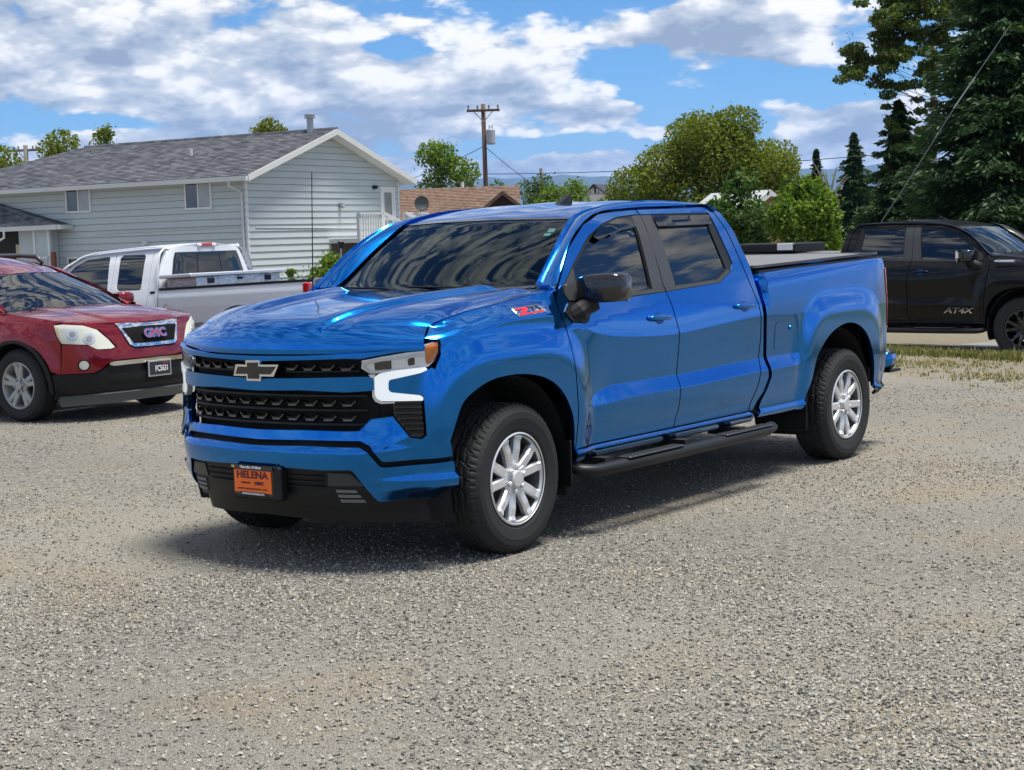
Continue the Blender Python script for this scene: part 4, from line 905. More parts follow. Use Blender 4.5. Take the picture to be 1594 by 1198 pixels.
bush('bushy bright green shrub in front of the pale gable wall', -27.9, -26.7, 1.35, 1.75, FRESH, 6000, 71)
bush('small thin shrub left of the bushy one by the gable wall', -27.2, -27.5, .6, 1.35, FRESH, 1500, 72)
bush('small sprig of shrub showing over the white cab roof', -26.4, -33.4, .7, 2.15, FRESH, 1200, 73)

# ------------------------------------------------------------------ loose stones of the gravel: points carrying instances of a few stone shapes
def scatter_gravel():
    stones = []
    gm = bpy.data.materials.new('crushed stone'); gm.use_nodes = True; t_ = NT(gm.node_tree); b = t_.n['Principled BSDF']
    inf = t_.new('ShaderNodeObjectInfo'); c = t_.ramp(inf.outputs['Random'], [(0, (.09, .086, .078)), (.15, (.17, .162, .142)), (.45, (.275, .262, .228)), (.80, (.345, .328, .285)), (.92, (.31, .27, .215)), (1, (.44, .42, .37))])
    P = t_.new('ShaderNodeTexCoord').outputs['Object']; c = t_.mix(1.0, c, t_.mix(t_.noise(P, 1.2, 3), (.88, .88, .88), (1.1, 1.1, 1.1)), 'MULTIPLY')
    t_.l.new(c, b.inputs['Base Color']); b.inputs['Roughness'].default_value = .9; b.inputs['Specular IOR Level'].default_value = .2
    lib = bpy.data.collections.new('stone_shapes')
    for k in range(7):
        g = np.random.default_rng(100+k); d = g.normal(size=(11, 3)); d /= np.linalg.norm(d, axis=1, keepdims=True); d *= g.uniform(.75, 1.15, (11, 1))*np.array([1.0, g.uniform(.6, .95), g.uniform(.5, .85)])
        import bmesh
        bm = bmesh.new(); [bm.verts.new(q_) for q_ in d]; bmesh.ops.convex_hull(bm, input=bm.verts); me = bpy.data.meshes.new('stone'); bm.to_mesh(me); bm.free(); me.materials.append(gm)
        o = bpy.data.objects.new('stone', me); lib.objects.link(o)
    c0 = np.array([CAM.x, CAM.y]); fw = np.array([_f.x, _f.y]); fw /= np.linalg.norm(fw); rt = np.array([_r.x, _r.y]); pts = []; sc = []
    for d0, d1, dens, s0, s1 in ((3.4, 6.2, 6000, .0045, .0140), (6.2, 8.5, 4000, .0045, .0130), (8.5, 12, 1500, .005, .0125), (12, 18, 380, .006, .014), (18, 27, 60, .007, .015)):
        ha = math.radians(28); n = int(dens*ha*(d1*d1-d0*d0)); rr = np.sqrt(rng.random(n)*(d1*d1-d0*d0)+d0*d0); a = rng.uniform(-ha, ha, n)
        q_ = c0+fw*(rr*np.cos(a))[:, None]+rt*(rr*np.sin(a))[:, None]
        nz = (np.sin(q_[:, 0]*1.3+.7*np.sin(q_[:, 1]*.9))+np.sin(q_[:, 1]*1.7+1.1*np.sin(q_[:, 0]*.6))+.8*np.sin(q_[:, 0]*3.1-q_[:, 1]*2.3))*.28+.62
        k = rng.random(n) < np.clip(nz, .22, 1); d_ = (q_-EDGE_P)@EDGE_N; k &= d_ < .2; q_ = q_[k]; pts.append(q_); sc.append(s0+(s1-s0)*rng.random(len(q_))**2.2)
    Q = np.vstack(pts); s = np.concatenate(sc)
    me = bpy.data.meshes.new('gravel'); V = np.column_stack([Q, gz(Q[:, 0], Q[:, 1])+s*.25]); me.vertices.add(len(V)); me.vertices.foreach_set('co', V.astype(np.float32).ravel())
    for nm, typ, val in (('size', 'FLOAT', s), ('turn', 'FLOAT_VECTOR', np.column_stack([rng.normal(0, .35, len(s)), rng.normal(0, .35, len(s)), rng.uniform(0, 6.283, len(s))])), ('shape', 'INT', rng.integers(0, 7, len(s)))):
        a = me.attributes.new(nm, typ, 'POINT'); a.data.foreach_set('vector' if typ == 'FLOAT_VECTOR' else 'value', np.asarray(val, np.int32 if typ == 'INT' else np.float32).ravel())
    o = bpy.data.objects.new('gravel', me); COL.objects.link(o); kind(o, 'stuff')
    ng = bpy.data.node_groups.new('gravel_stones', 'GeometryNodeTree'); ng.interface.new_socket('Geometry', in_out='INPUT', socket_type='NodeSocketGeometry'); ng.interface.new_socket('Geometry', in_out='OUTPUT', socket_type='NodeSocketGeometry')
    N, L = ng.nodes, ng.links; gi = N.new('NodeGroupInput'); go = N.new('NodeGroupOutput'); ip = N.new('GeometryNodeInstanceOnPoints'); ci = N.new('GeometryNodeCollectionInfo'); ci.inputs[0].default_value = lib; ci.inputs['Separate Children'].default_value = True; ci.inputs['Reset Children'].default_value = True
    def attr(nm, typ): a = N.new('GeometryNodeInputNamedAttribute'); a.data_type = typ; a.inputs[0].default_value = nm; return a.outputs[0]
    L.new(gi.outputs[0], ip.inputs['Points']); L.new(ci.outputs[0], ip.inputs['Instance']); ip.inputs['Pick Instance'].default_value = True
    L.new(attr('shape', 'INT'), ip.inputs['Instance Index']); L.new(attr('turn', 'FLOAT_VECTOR'), ip.inputs['Rotation']); L.new(attr('size', 'FLOAT'), ip.inputs['Scale']); L.new(ip.outputs[0], go.inputs[0])
    md = o.modifiers.new('stones', 'NODES'); md.node_group = ng
    return len(s)
print('stones', scatter_gravel())

# ------------------------------------------------------------------ the air between here and the hills
hz = MB(); hz.box((0, 0, 248), (24000, 24000, 500)); hzm = bpy.data.materials.new('haze'); hzm.use_nodes = True; t = NT(hzm.node_tree); t.n.clear()
pv = t.new('ShaderNodeVolumePrincipled'); pv.inputs['Color'].default_value = (.28, .52, 1.0, 1); pv.inputs['Density'].default_value = 6e-5; pv.inputs['Anisotropy'].default_value = .2
t.l.new(pv.outputs[0], t.new('ShaderNodeOutputMaterial').inputs['Volume']); kind(hz.build('haze', hzm), 'stuff')
# ------------------------------------------------------------------ blue pickup
def panel(name, outline, m, parent, F=TW, both=True, **k):
    a = patch(name, outline, m, parent, F, **k); b = None
    if both: b = patch(name, outline, m, parent, F, mir=True, **k)
    return a, b
def across(half):
    """half an outline, centre line first and last, made whole over the nose"""
    a0 = TPLAN.a0
    h = [(min(a, a0), z) for a, z in half]
    return h+[(2*a0-a, z) for a, z in h[::-1] if a < a0-1e-6]

def wheel_meshes(R=.405, W=.275, rim=.2465, pairs=5, phase=82):
    hw = W/2
    prof = [(rim-.004, hw-.035), (rim+.004, hw-.018), (rim+.022, hw-.006), (R*.80, hw+.004), (R*.88, hw+.001), (R*.925, hw-.010), (R*.925, hw-.0101), (R*.955, hw-.020), (R*.985, hw-.030), (R, hw-.05), (R, hw-.05-.001)]
    ys = list(np.linspace(hw-.052, -hw+.052, 23)); prof += [(R, y) for y in ys]
    prof += [(R*.985, -hw+.030), (R*.925, -hw+.01), (R*.80, -hw-.004), (rim, -hw+.035)]
    def tread(t, j, r, h):
        if r < R*.93: return (.0022 if math.sin(t*44) > 0 else 0.0) if .86*R < r < .91*R else 0.0
        k = abs(h)/hw
        ph = t*34/math.pi+(1.6 if h > 0 else 0)
        if r > R*.99 and k < .72:
            g = min(abs(k-.10), abs(k-.42))
            zig = .035*math.sin(ph*2)
            if min(abs(k-.12+zig), abs(k-.44+zig)) < .05: return -.009
            return -.006 if (ph*1.0+k*2.2) % 2.0 < .30 else 0.0
        return -.006 if ph % 1.0 < .24 else 0.0
    tv, tf = lathe(prof, 340, fn=tread)
    rp = [(rim+.002, hw-.030), (rim+.003, hw-.014), (rim-.004, hw-.008), (rim-.013, hw-.012), (rim-.018, hw-.030), (rim-.030, hw-.050), (rim-.035, -hw+.02), (rim-.04, -hw+.02)]
    rv, rf = lathe(rp, 72)
    return (tv, tf), (rv, rf)
def spoke_rim(mb, rim=.2465, pairs=5, phase=82.0, face=.118, half=15.0, lugs=6):
    """split spokes with bevelled flanks, hub, cap and nuts, in the plane of the wheel (y outward)"""
    def bar(a0, a1, r0, r1, w0, w1, y0, y1, th):
        p0 = np.array([math.cos(a0)*r0, math.sin(a0)*r0]); p1 = np.array([math.cos(a1)*r1, math.sin(a1)*r1]); d = (p1-p0)/np.linalg.norm(p1-p0); n = np.array([-d[1], d[0]])
        V = []
        for q, w, y in ((p0, w0, y0), (p0*.45+p1*.55, w0*.42+w1*.58, y0*.4+y1*.6+.006), (p1, w1, y1)):
            for s_, yy in ((-1, y-th), (-1, y-.011), (-.70, y), (.70, y), (1, y-.011), (1, y-th)):
                e = q+n*w*s_; V.append((e[0], yy, e[1]))
        F = []
        for k in range(2):
            for i in range(6): F.append((k*6+i, k*6+(i+1) % 6, k*6+6+(i+1) % 6, k*6+6+i))
        F += [(5, 4, 3, 2, 1, 0), tuple(range(12, 18))]
        mb.add(V, F)
    for k in range(pairs):
        c = math.radians(phase+k*360/pairs)
        for s_ in (-1, 1):
            bar(c+s_*math.radians(half*.80), c+s_*math.radians(half), .070, rim-.014, .0285, .0255, face-.014, face-.004, .035)
            e = c+s_*math.radians(half); bar(e, e, rim-.045, rim-.008, .024, .032, face-.003, face+.001, .03)
        bar(c, c, .055, .118, .034, .026, face-.012, face-.016, .03)
    v, f = lathe([(rim+.002, face-.004), (rim+.003, face+.008), (rim-.005, face+.013), (rim-.014, face+.004), (rim-.020, face-.012)], 72); mb.add(v, f)
    v, f = lathe([(.092, face-.05), (.092, face-.022), (.080, face-.014), (.046, face-.012), (.046, face+.006), (.040, face+.011), (.0, face+.012)], 36); mb.add(v, f)
    for k in range(lugs):
        a = math.radians(phase+20+k*60); v, f = lathe([(.0135, 0), (.0135, .018), (.010, .024), (0, .024)], 8)
        mb.add([(x+.066*math.cos(a), y+face-.016, z+.066*math.sin(a)) for x, y, z in v], f)
def add_wheel(parent, x, y, z, side, tyre, barrel, rim_me, steer=0.0, disc=True, name='wheel'):
    w_ = mk(name, *lathe([(.0, -.03), (.155, -.03), (.155, -.01), (.07, .0), (.0, .0)], 32), mat('brake disc iron', (.10, .10, .10), rough=.45, metal=.7), parent, smooth=False)
    w_.location = (x, y, z); w_.rotation_euler = (0, 0, (0 if side > 0 else math.pi)+steer)
    for nm, me in (('tyre', tyre), ('rim_barrel', barrel), ('rim', rim_me)):
        o = bpy.data.objects.new(nm, me); COL.objects.link(o); o.parent = w_
    return w_
def mesh_only(o):
    me = o.data; bpy.data.objects.remove(o); return me
def wheel_set(R, W, rim, pairs, phase, face, half, tyre_m=None, rim_m=None, lugs=6, barrel_m=None):
    (tv, tf), (rv, rf) = wheel_meshes(R, W, rim)
    ty = mesh_only(mk('tyre', tv, tf, tyre_m or RUBBER)); ba = mesh_only(mk('rim_barrel', rv, rf, barrel_m or ALLOY, smooth=True))
    ty.polygons.foreach_set('use_smooth', np.zeros(len(ty.polygons), bool))
    q = MB(); spoke_rim(q, rim, pairs, phase, face, half, lugs); rm = mesh_only(q.build('rim', rim_m or ALLOY))
    return ty, ba, rm

def build_crew_cab(label, BLUE, black=False):
    T = thing('pickup_truck', label, 'pickup truck'); new0 = set(bpy.data.objects)
    cl = [t_zc, lambda a: np.where(a < -.72, t_zt(a), 9.0), lambda a: np.where(a < -.72, t_zb(a), 9.0), lambda a: np.where(a < -2.7, 1.289+(-2.71-a)*.055, 9.0)]
    a0 = TPLAN.a0
    # --- side panels
    arch = [(-.508, .45), (-.507, .565), (-.462, .714), (-.362, .845), (-.21, .925), (.0, .962), (.213, .957), (.35, .918), (.448, .855), (.500, .745), (.53, .66)]
    arch = [arch[0]]+spline(arch[1:-1], 4)+[arch[-1]]
    hoodgap = [(.64, 1.13), (.632, 1.193), (.564, 1.243), (.421, 1.278), (.219, 1.311), (-.05, 1.338), (-.287, 1.362), (-.470, 1.388)]
    door1 = [(-.520, .48), (-.521, .708), (-.501, .924), (-.464, 1.176), (-.449, 1.318), (-.452, 1.375)]
    fender = [(-.514, .415), (-.508, .45)]+arch[1:]+[(.512, .583), (.75, .583), (.852, .577), (.880, .58), (.935, .655)]  # to the bumper seam
    # front corner piece of the fender runs round the lamp; the fascia proper is a panel of its own
    fender = [(-.514, .40)]+arch+[(.560, .66), (.585, .80), (.60, .95), (.590, 1.03), (.553, 1.105), (.549, 1.178), (.628, 1.19)]+hoodgap[2:]+door1[::-1]
    panel('fender', fender, BLUE, T, step=.026, rim=.03, lines=cl[:1])
    dtop = [(-.752, 1.61), (-.984, 1.74), (-1.191, 1.799), (-1.411, 1.822), (-1.640, 1.834)]
    sur_f = [(-1.655, 1.797), (-1.581, 1.796), (-1.388, 1.784), (-1.187, 1.746), (-.983, 1.672), (-.762, 1.536), (-.568, 1.403), (-.546, 1.364), (-.574, 1.314), (-.652, 1.302), (-1.226, 1.311), (-1.603, 1.322)]
    g = .0045
    d1 = [(-.520-g*2, .50), (-.521-g*2, .708), (-.501-g*2, .924), (-.464-g*2, 1.176), (-.449-g*2, 1.318), (-.53, 1.406)]+dtop+sur_f+[(-1.625, 1.22), (-1.657, 1.06), (-1.657, .904), (-1.645, .591), (-1.612, .50)]
    panel('door', d1, BLUE, T, step=.024, rim=.03, lines=cl)
    sur_r = [(-2.274, 1.349), (-2.471, 1.417), (-2.529, 1.472), (-2.488, 1.74), (-2.464, 1.802), (-1.668, 1.797)]
    gapr = [(-1.655, 1.834), (-2.047, 1.84), (-2.455, 1.84), (-2.535, 1.797), (-2.602, 1.69), (-2.662, 1.275), (-2.690, 1.1), (-2.702, .97), (-2.690, .82), (-2.632, .655), (-2.545, .50)]
    d2 = [(-1.622, .50), (-1.655, .591), (-1.667, .904), (-1.667, 1.06), (-1.635, 1.22), (-1.612, 1.322)]+sur_r+gapr
    panel('door', d2, BLUE, T, step=.024, rim=.03, lines=cl)
    rocker = [(-.522, .40), (-.522, .492), (-1.6, .492), (-2.55, .492), (-2.60, .455), (-2.60, .425)]
    panel('rocker_panel', rocker, BLUE, T, step=.022, rim=.03)
    cabside = [(-2.560, .50), (-2.645, .655), (-2.702, .82), (-2.714, .97), (-2.702, 1.1), (-2.674, 1.275), (-2.614, 1.69), (-2.545, 1.803), (-2.458, 1.850), (-2.62, 1.800), (-2.69, 1.69), (-2.735, 1.45), (-2.725, 1.30), (-2.722, 1.16), (-2.757, .87), (-2.780, .705), (-2.725, .607), (-2.61, .50)]
    panel('cab_corner', cabside, BLUE, T, step=.024, rim=.06, lines=cl)
    archr = [(-3.270, .44), (-3.300, .495), (-3.375, .62), (-3.440, .775), (-3.60, .905), (-3.77, .972), (-3.96, .996), (-4.14, .962), (-4.28, .880), (-4.375, .745), (-4.43, .57), (-4.44, .50), (-4.44, .46)]
    archr = [archr[0]]+spline(archr[1:-1], 4)+[archr[-1]]
    bed = [(-2.655, .448), (-2.77, .607), (-2.826, .705), (-2.802, .87), (-2.768, 1.16), (-2.772, 1.30), (-2.79, 1.395), (-3.3, 1.412), (-4.55, 1.440), (-4.70, 1.436), (-4.735, 1.36), (-4.735, 1.14), (-4.76, .80), (-4.75, .60), (-4.70, .52), (-4.55, .47)]+archr[::-1][1:]
    panel('bed_side', bed, BLUE, T, step=.028, rim=.03, lines=cl)
    panel('bed_lower_edge', [(-4.455, .425), (-4.455, .466), (-4.56, .470), (-4.70, .515), (-4.70, .47)], BLACK_PL, T, off=-.006)
    # --- wheel liners, underbody, cab interior shell
    for cx, rr in ((0.0, .52), (-3.93, .53)):
        for s_ in (1, -1):
            q = MB(); n = 18
            arc = [(cx+rr*math.cos(t), .42+rr*1.02*math.sin(t)) for t in np.linspace(-.35, math.pi+.35, n)]
            for i in range(n-1):
                (x0, z0), (x1, z1) = arc[i], arc[i+1]
                q.quad((x0, s_*.95, z0), (x1, s_*.95, z1), (x1, s_*.55, z1), (x0, s_*.55, z0))
            q.add([(x, s_*.552, z) for x, z in arc], [tuple(range(n))]); q.build('wheel_liner', LINER, T)
    q = MB()
    for x0, x1, yw, z0, z1 in ((-.58, -3.36, .90, .46, .74), (-4.50, -4.82, .86, .5, 1.2), (-2.84, -4.78, .54, .50, 1.30), (.54, -.60, .54, .42, 1.12), (-2.86, -3.36, .86, .5, 1.3), (-4.48, -4.8, .86, .62, 1.3), (.56, .72, .66, .40, 1.06)):
        q.box(((x0+x1)/2, 0, (z0+z1)/2), (abs(x1-x0), yw*2, z1-z0))
    for s_ in (1, -1): q.box((-2.0, s_*.42, .40), (4.6, .1, .14))
    q.tube([(-3.988, -.75, .40), (-3.988, .75, .40)], .05); q.tube([(0, -.75, .42), (0, .75, .42)], .04)
    for v in (0.0,): 
        vv, ff = lathe([(0, -.14), (.10, -.12), (.15, 0), (.10, .12), (0, .14)], 14, axis='z'); q.add([(x-3.988, y, z*.9+.42) for x, y, z in vv], ff)
    q.build('underbody', DARK, T)
    # --- glasshouse
    ring = [(-.568, 1.403), (-.762, 1.536), (-.983, 1.672), (-1.187, 1.746), (-1.388, 1.784), (-1.581, 1.796), (-2.464, 1.802), (-2.488, 1.74), (-2.529, 1.472), (-2.471, 1.417), (-2.274, 1.349), (-1.623, 1.323), (-1.226, 1.311), (-.652, 1.302), (-.574, 1.314), (-.546, 1.364)]
    gF = [(-.742, 1.496), (-.910, 1.603), (-1.075, 1.694), (-1.212, 1.737), (-1.363, 1.760), (-1.540, 1.768), (-1.455, 1.350), (-1.239, 1.338), (-.700, 1.338)]
    gR = [(-1.790, 1.772), (-2.425, 1.776), (-2.405, 1.69), (-2.425, 1.44), (-2.269, 1.376), (-1.738, 1.360)]
    panel('window_surround', ring, BLACK_PL, T, holes=[gF, gR], off=-.006, rim=.012, step=.03)
    panel('side_window', gF, SIDEGLASS, T, off=-.014, rim=0, step=.03); panel('side_window', gR, SIDEGLASS, T, off=-.014, rim=0, step=.03)
    panel('pillar_cover', [(-1.558, 1.789), (-1.656, 1.791), (-1.590, 1.345), (-1.462, 1.341)], SATIN, T, off=.003, rim=.012)
    panel('pillar_cover', [(-1.664, 1.791), (-1.775, 1.792), (-1.733, 1.352), (-1.598, 1.345)], SATIN, T, off=.003, rim=.012)
    panel('mirror_sail', [(-.580, 1.403), (-.722, 1.500), (-.672, 1.318), (-.580, 1.322), (-.560, 1.36)], SATIN, T, off=.001, rim=.01, rnd=.01)
    panel('belt_moulding', [(-.68, 1.308), (-1.226, 1.316), (-1.60, 1.326), (-1.60, 1.350), (-1.239, 1.340), (-.68, 1.334)], SATIN, T, off=.002, rim=.012)
    panel('belt_moulding', [(-1.612, 1.326), (-2.272, 1.352), (-2.46, 1.418), (-2.44, 1.432), (-2.262, 1.372), (-1.612, 1.350)], SATIN, T, off=.002, rim=.012)
    if not black: panel('rain_deflector', [(-1.02, 1.672), (-1.127, 1.728), (-1.354, 1.772), (-1.545, 1.778), (-1.530, 1.735), (-1.350, 1.718), (-1.228, 1.690), (-1.075, 1.645)], DEFL, T, off=.014, rim=0)
    if not black: panel('rain_deflector', [(-1.782, 1.785), (-2.440, 1.786), (-2.425, 1.742), (-1.768, 1.737)], DEFL, T, off=.014, rim=0)
    if not black: panel('deflector_lip', [(-1.775, 1.741), (-2.432, 1.746), (-2.428, 1.728), (-1.770, 1.723)], GLOSSBLK, T, off=.016, rim=.016)
    if not black: panel('deflector_lip', [(-1.20, 1.686), (-1.228, 1.692), (-1.350, 1.720), (-1.530, 1.737), (-1.525, 1.722), (-1.350, 1.705), (-1.232, 1.677), (-1.20, 1.674)], GLOSSBLK, T, off=.015, rim=.012)
    # glass edge and roof edge curves (left)
    E0_ = TW(np.array([-.468]), np.array([1.391]))[0]
    E = np.array(spline([tuple(E0_), (-.51, .80, 1.400), (-.565, .762, 1.42), (-.80, .712, 1.60), (-.985, .668, 1.728), (-1.085, .655, 1.782), (-1.25, .655, 1.820), (-1.5, .66, 1.850), (-1.9, .66, 1.868), (-2.3, .655, 1.858), (-2.50, .65, 1.838), (-2.60, .645, 1.80)], 40))
    Dp = spline([(-.457, 1.372), (-.480, 1.390), (-.525, 1.414), (-.752, 1.618), (-.984, 1.748), (-1.191, 1.807), (-1.411, 1.830), (-1.687, 1.844), (-2.047, 1.848), (-2.30, 1.849), (-2.45, 1.847), (-2.545, 1.806)], 40)
    Dc = TW(np.array([q[0] for q in Dp]), np.array([q[1] for q in Dp]))
    def curve(C):
        s_ = np.r_[0, np.cumsum(np.linalg.norm(np.diff(C, axis=0), axis=1))]; s_ /= s_[-1]
        return lambda t: np.stack([np.interp(t, s_, C[:, k]) for k in range(3)], -1)
    cE, cD = curve(E), curve(Dc)
    def frame(u, v):
        A, B = cD(u), cE(u); c = A*(1-v)[:, None]+B*v[:, None]; b = 4*v*(1-v)
        b = b*sst(0, .12, u); return c+np.stack([.02*b*(1-u), .014*b, .016*b], -1)
    for mir in (False, True): grid('roof_pillar', frame, 70, 9, BLUE, T, mir=mir, flip=True, solid=.02)
    iW = 201                                            # where the windscreen ends on the edge curve
    Ew = E[55:iW]; cW = curve(Ew)
    def wind(u, v):
        L = cW(v); t = 2*u-1; y = L[:, 1]*t
        bow = (1-t*t)
        return np.stack([L[:, 0]+bow*(.15*(1-v)+.035*v), y, L[:, 2]+bow*(-.020*(1-v)+.014*v)], -1)
    grid('windscreen', wind, 40, 24, WSGLASS, T)
    def wborder(v0, v1): return lambda u, v: wind(u, v0+(v1-v0)*v)+np.array([.003, 0, .003])
    grid('windscreen_edge', wborder(-.02, .035), 40, 3, GLOSSBLK, T)
    grid('windscreen_edge', wborder(.965, 1.0), 40, 3, GLOSSBLK, T)
    cR = curve(E[iW-1:])
    def roof(u, v):
        L = cR(v); t = 2*u-1; bow = 1-np.abs(t)**2.6; q = np.sin(np.pi*np.clip(v, 0, 1))
        return np.stack([L[:, 0]+(1-t*t)*.035*(1-v)**3, L[:, 1]*t, L[:, 2]+bow*(.014+.016*q)+.004*np.cos(t*9.4)*q*(np.abs(t) < .84)], -1)
    grid('roof', roof, 48, 40, BLUE, T, solid=.02)
    # cab back wall with rear window
    def back(u, v):
        t = 2*u-1; z = 1.18+(1.80-1.18)*v; xr = np.interp(z, [1.16, 1.30, 1.45, 1.69, 1.81], [-2.722, -2.725, -2.735, -2.69, -2.60]); ys = TW(np.full_like(z, -2.70), z)[:, 1]
        k = np.abs(t)**7
        return np.stack([xr-.085*(1-k), ys*t, z+0*t], -1)
    grid('cab_back', back, 40, 14, BLUE, T, flip=True)
    grid('rear_window', lambda u, v: back(.18+.64*u, .30+.58*v)-np.array([.004, 0, 0]), 12, 6, SIDEGLASS, T, flip=True)
    # --- bonnet
    hs = [(.64, 1.128), (.638, 1.15), (.630, 1.193), (.564, 1.246), (.421, 1.281), (.219, 1.314), (-.05, 1.341), (-.287, 1.365), (-.470, 1.391)]
    side = np.array([TW(np.array([a]), np.array([z]), -.004)[0] for a, z in spline(hs, 60)])
    cen = np.array(spline([(.925, 0, 1.120), (.926, 0, 1.15), (.915, 0, 1.205), (.865, 0, 1.258), (.74, 0, 1.292), (.45, 0, 1.330), (.15, 0, 1.358), (-.15, 0, 1.378), (-.36, 0, 1.384)], 60))
    n_ = len(side)
    cs, cc = (lambda t: np.stack([np.interp(t, np.linspace(0, 1, n_), side[:, k]) for k in range(3)], -1)), (lambda t: np.stack([np.interp(t, np.linspace(0, 1, n_), cen[:, k]) for k in range(3)], -1))
    def hood(u, v):
        t = 2*u-1; at = np.abs(t); A, B = cs(v), cc(v)
        fx = at**1.9; y = A[:, 1]*t
        x = B[:, 0]*(1-fx)+A[:, 0]*fx; z = B[:, 2]*(1-at**3)+A[:, 2]*at**3
        on = sst(.24, .62, v)*sst(1.02, .93, v)
        ay = np.abs(y)
        ridge = np.interp(v, [0, .3, .5, 1], [.30, .34, .40, .60])
        dome = .034*sst(ridge+.050, ridge-.010, ay)-.034*sst(ridge-.035, ridge-.12, ay)*sst(.38, .6, v)
        outer = .020*sst(ridge+.10, ridge+.17, ay)*sst(.86, .74, ay)
        return np.stack([x, y, z+on*(dome+outer)+.012*(1-at**2)*sst(.3, .6, v)], -1)
    grid('bonnet', hood, 180, 90, BLUE, T, flip=False, solid=.03)
    for s_ in (1, -1):
        A_ = TW(np.array([-.470, -.456, -.50]), np.array([1.392, 1.376, 1.404]), -.002); q = MB()
        V = [A_[0], A_[1], A_[2], (-.545, .775, 1.425), (-.50, .785, 1.392), (-.44, .83, 1.380)]
        q.add([(x, y*s_, z) for x, y, z in V], [(0, 1, 2, 3, 4, 5)]); q.build('cowl_corner', BLUE, T)
    # cowl
    def cowl(u, v): 
        a = hood(u, np.full_like(v, .985))+np.array([0, 0, -.03]); b = wind(u, np.full_like(v, -.0)); return a*(1-v)[:, None]+(b+np.array([-.02, 0, -.02]))*v[:, None]
    grid('cowl', cowl, 40, 4, BLACK_PL, T, solid=.02)
    for y0 in (.45, -.15):
        q = MB(); q.tube([(-.37, y0, 1.392), (-.40, y0-.1, 1.405), (-.44, y0-.55, 1.412)], [.010, .008, .006], 6); q.build('wiper', BLACK_PL, T)
    # --- front end
    strip = across([(a0, 1.082), (1.30, 1.092), (1.042, 1.099), (.974, 1.096), (.86, 1.114), (.728, 1.131), (.645, 1.135), (.640, 1.122), (.64, 1.120), (.642, 1.123), (.72, 1.126), (.971, 1.122), (a0, 1.112)][:7]+[(.644, 1.150), (.80, 1.136), (.971, 1.126), (1.3, 1.114), (a0, 1.110)])
    patch('grille_header', strip, BLUE, T, TW, step=.026, rim=.03, off=.002)
    bar = across([(a0, .930), (1.317, .938), (1.051, .929), (.923, .936), (.902, .940), (.905, 1.000), (.937, 1.007), (1.047, 1.006), (1.3, 1.0), (a0, .992)])
    patch('grille_bar', bar, BLUE, T, TW, step=.024, rim=.04, off=.006, rnd=.006)
    fascia = [(a0, .726), (1.30, .733), (1.056, .730), (.988, .732), (.925, .792), (.813, .804), (.726, .690), (.672, .682), (.646, .702), (.650, .818), (.652, .872), (.655, .905), (.672, .906), (.817, .926), (.829, .938), (.829, .978), (.820, .990), (.662, 1.019), (.632, 1.030), (.605, 1.042), (.588, 1.028), (.598, .95), (.583, .80), (.558, .66), (.526, .66), (.512, .584), (.854, .575), (.876, .579), (.933, .657), (.984, .683), (1.278, .684), (a0, .676)]
    patch('bumper_cover', across(fascia), BLUE, T, TW, step=.022, rim=.04)
    # sculpted ledge faces in the cover
    patch('bumper_facet', [(.930, .786), (.816, .800), (.737, .698), (.827, .664), (.856, .650), (.904, .706), (.985, .728)], BLUE, T, lambda a, z, o: TW(a, z, o+.018*np.clip((.79-z)/.12, 0, 1)), step=.018, rim=.015, off=.004)
    patch('bumper_facet', [(.930, .786), (.816, .800), (.737, .698), (.827, .664), (.856, .650), (.904, .706), (.985, .728)], BLUE, T, lambda a, z, o: TW(a, z, o+.018*np.clip((.79-z)/.12, 0, 1)), step=.018, rim=.015, off=.004, mir=True)
    low = [(a0, .545), (1.184, .534), (1.033, .537), (1.022, .530), (.911, .364), (.514, .366), (.475, .378), (.504, .552), (.509, .560), (.855, .546), (.884, .550), (.943, .628), (.985, .651), (1.271, .655), (a0, .648)]
    patch('bumper_lower', across(low), BLUE, T, TW, step=.024, rim=.05, off=.006, rnd=.008)
    seam = [(a0, .635), (1.27, .642), (.985, .638), (.943, .612), (.884, .536), (.855, .530), (.52, .545), (.52, .60), (.85, .60), (.93, .675), (.985, .70), (1.27, .70), (a0, .695)]
    patch('bumper_seam', across(seam), DARK, T, TW, step=.04, rim=0, off=-.03)
    valance = [(a0, .335), (.96, .335), (.905, .352), (.55, .352), (.55, .375), (.912, .375), (1.025, .535), (1.184, .548), (a0, .56)]
    patch('lower_valance', across(valance), BLACK_PL, T, TW, step=.03, rim=.04, off=-.012)
    dam = [(a0, .262), (1.2, .252), (1.0, .250), (.53, .228), (.52, .36), (.905, .366), (a0, .345)]
    patch('air_dam', across(dam), BLACK_PL, T, TW, step=.04, rim=.03, off=-.035)
    for mir in (False, True):
        patch('tow_hook_cover', [(1.167, .518), (1.042, .517), (.975, .452), (1.175, .449)], SATIN, T, TW, off=-.004, rim=.02, mir=mir, rnd=.006)
        for k in range(3): patch('valance_slat', [(1.135-.008*k, .430-.026*k), (1.022-.018*k, .430-.026*k), (1.012-.018*k, .415-.026*k), (1.131-.008*k, .415-.026*k)], mat('grey slat', (.16, .16, .155), rough=.5), T, TW, off=-.004, rim=.012, mir=mir)
        for k in range(3): patch('valance_slat', [(1.44, .50-.028*k), (1.20, .50-.028*k), (1.20, .492-.028*k), (1.44, .492-.028*k)], BLACK_PL, T, TW, off=.0, rim=.012, mir=mir)
    # grilles: dark pockets with wavy bars
    patch('upper_grille', across([(a0, .985), (1.04, 1.0), (.93, 1.0), (.965, 1.05), (.97, 1.098), (1.04, 1.104), (a0, 1.09)]), DARK, T, TW, step=.04, rim=0, off=-.07)
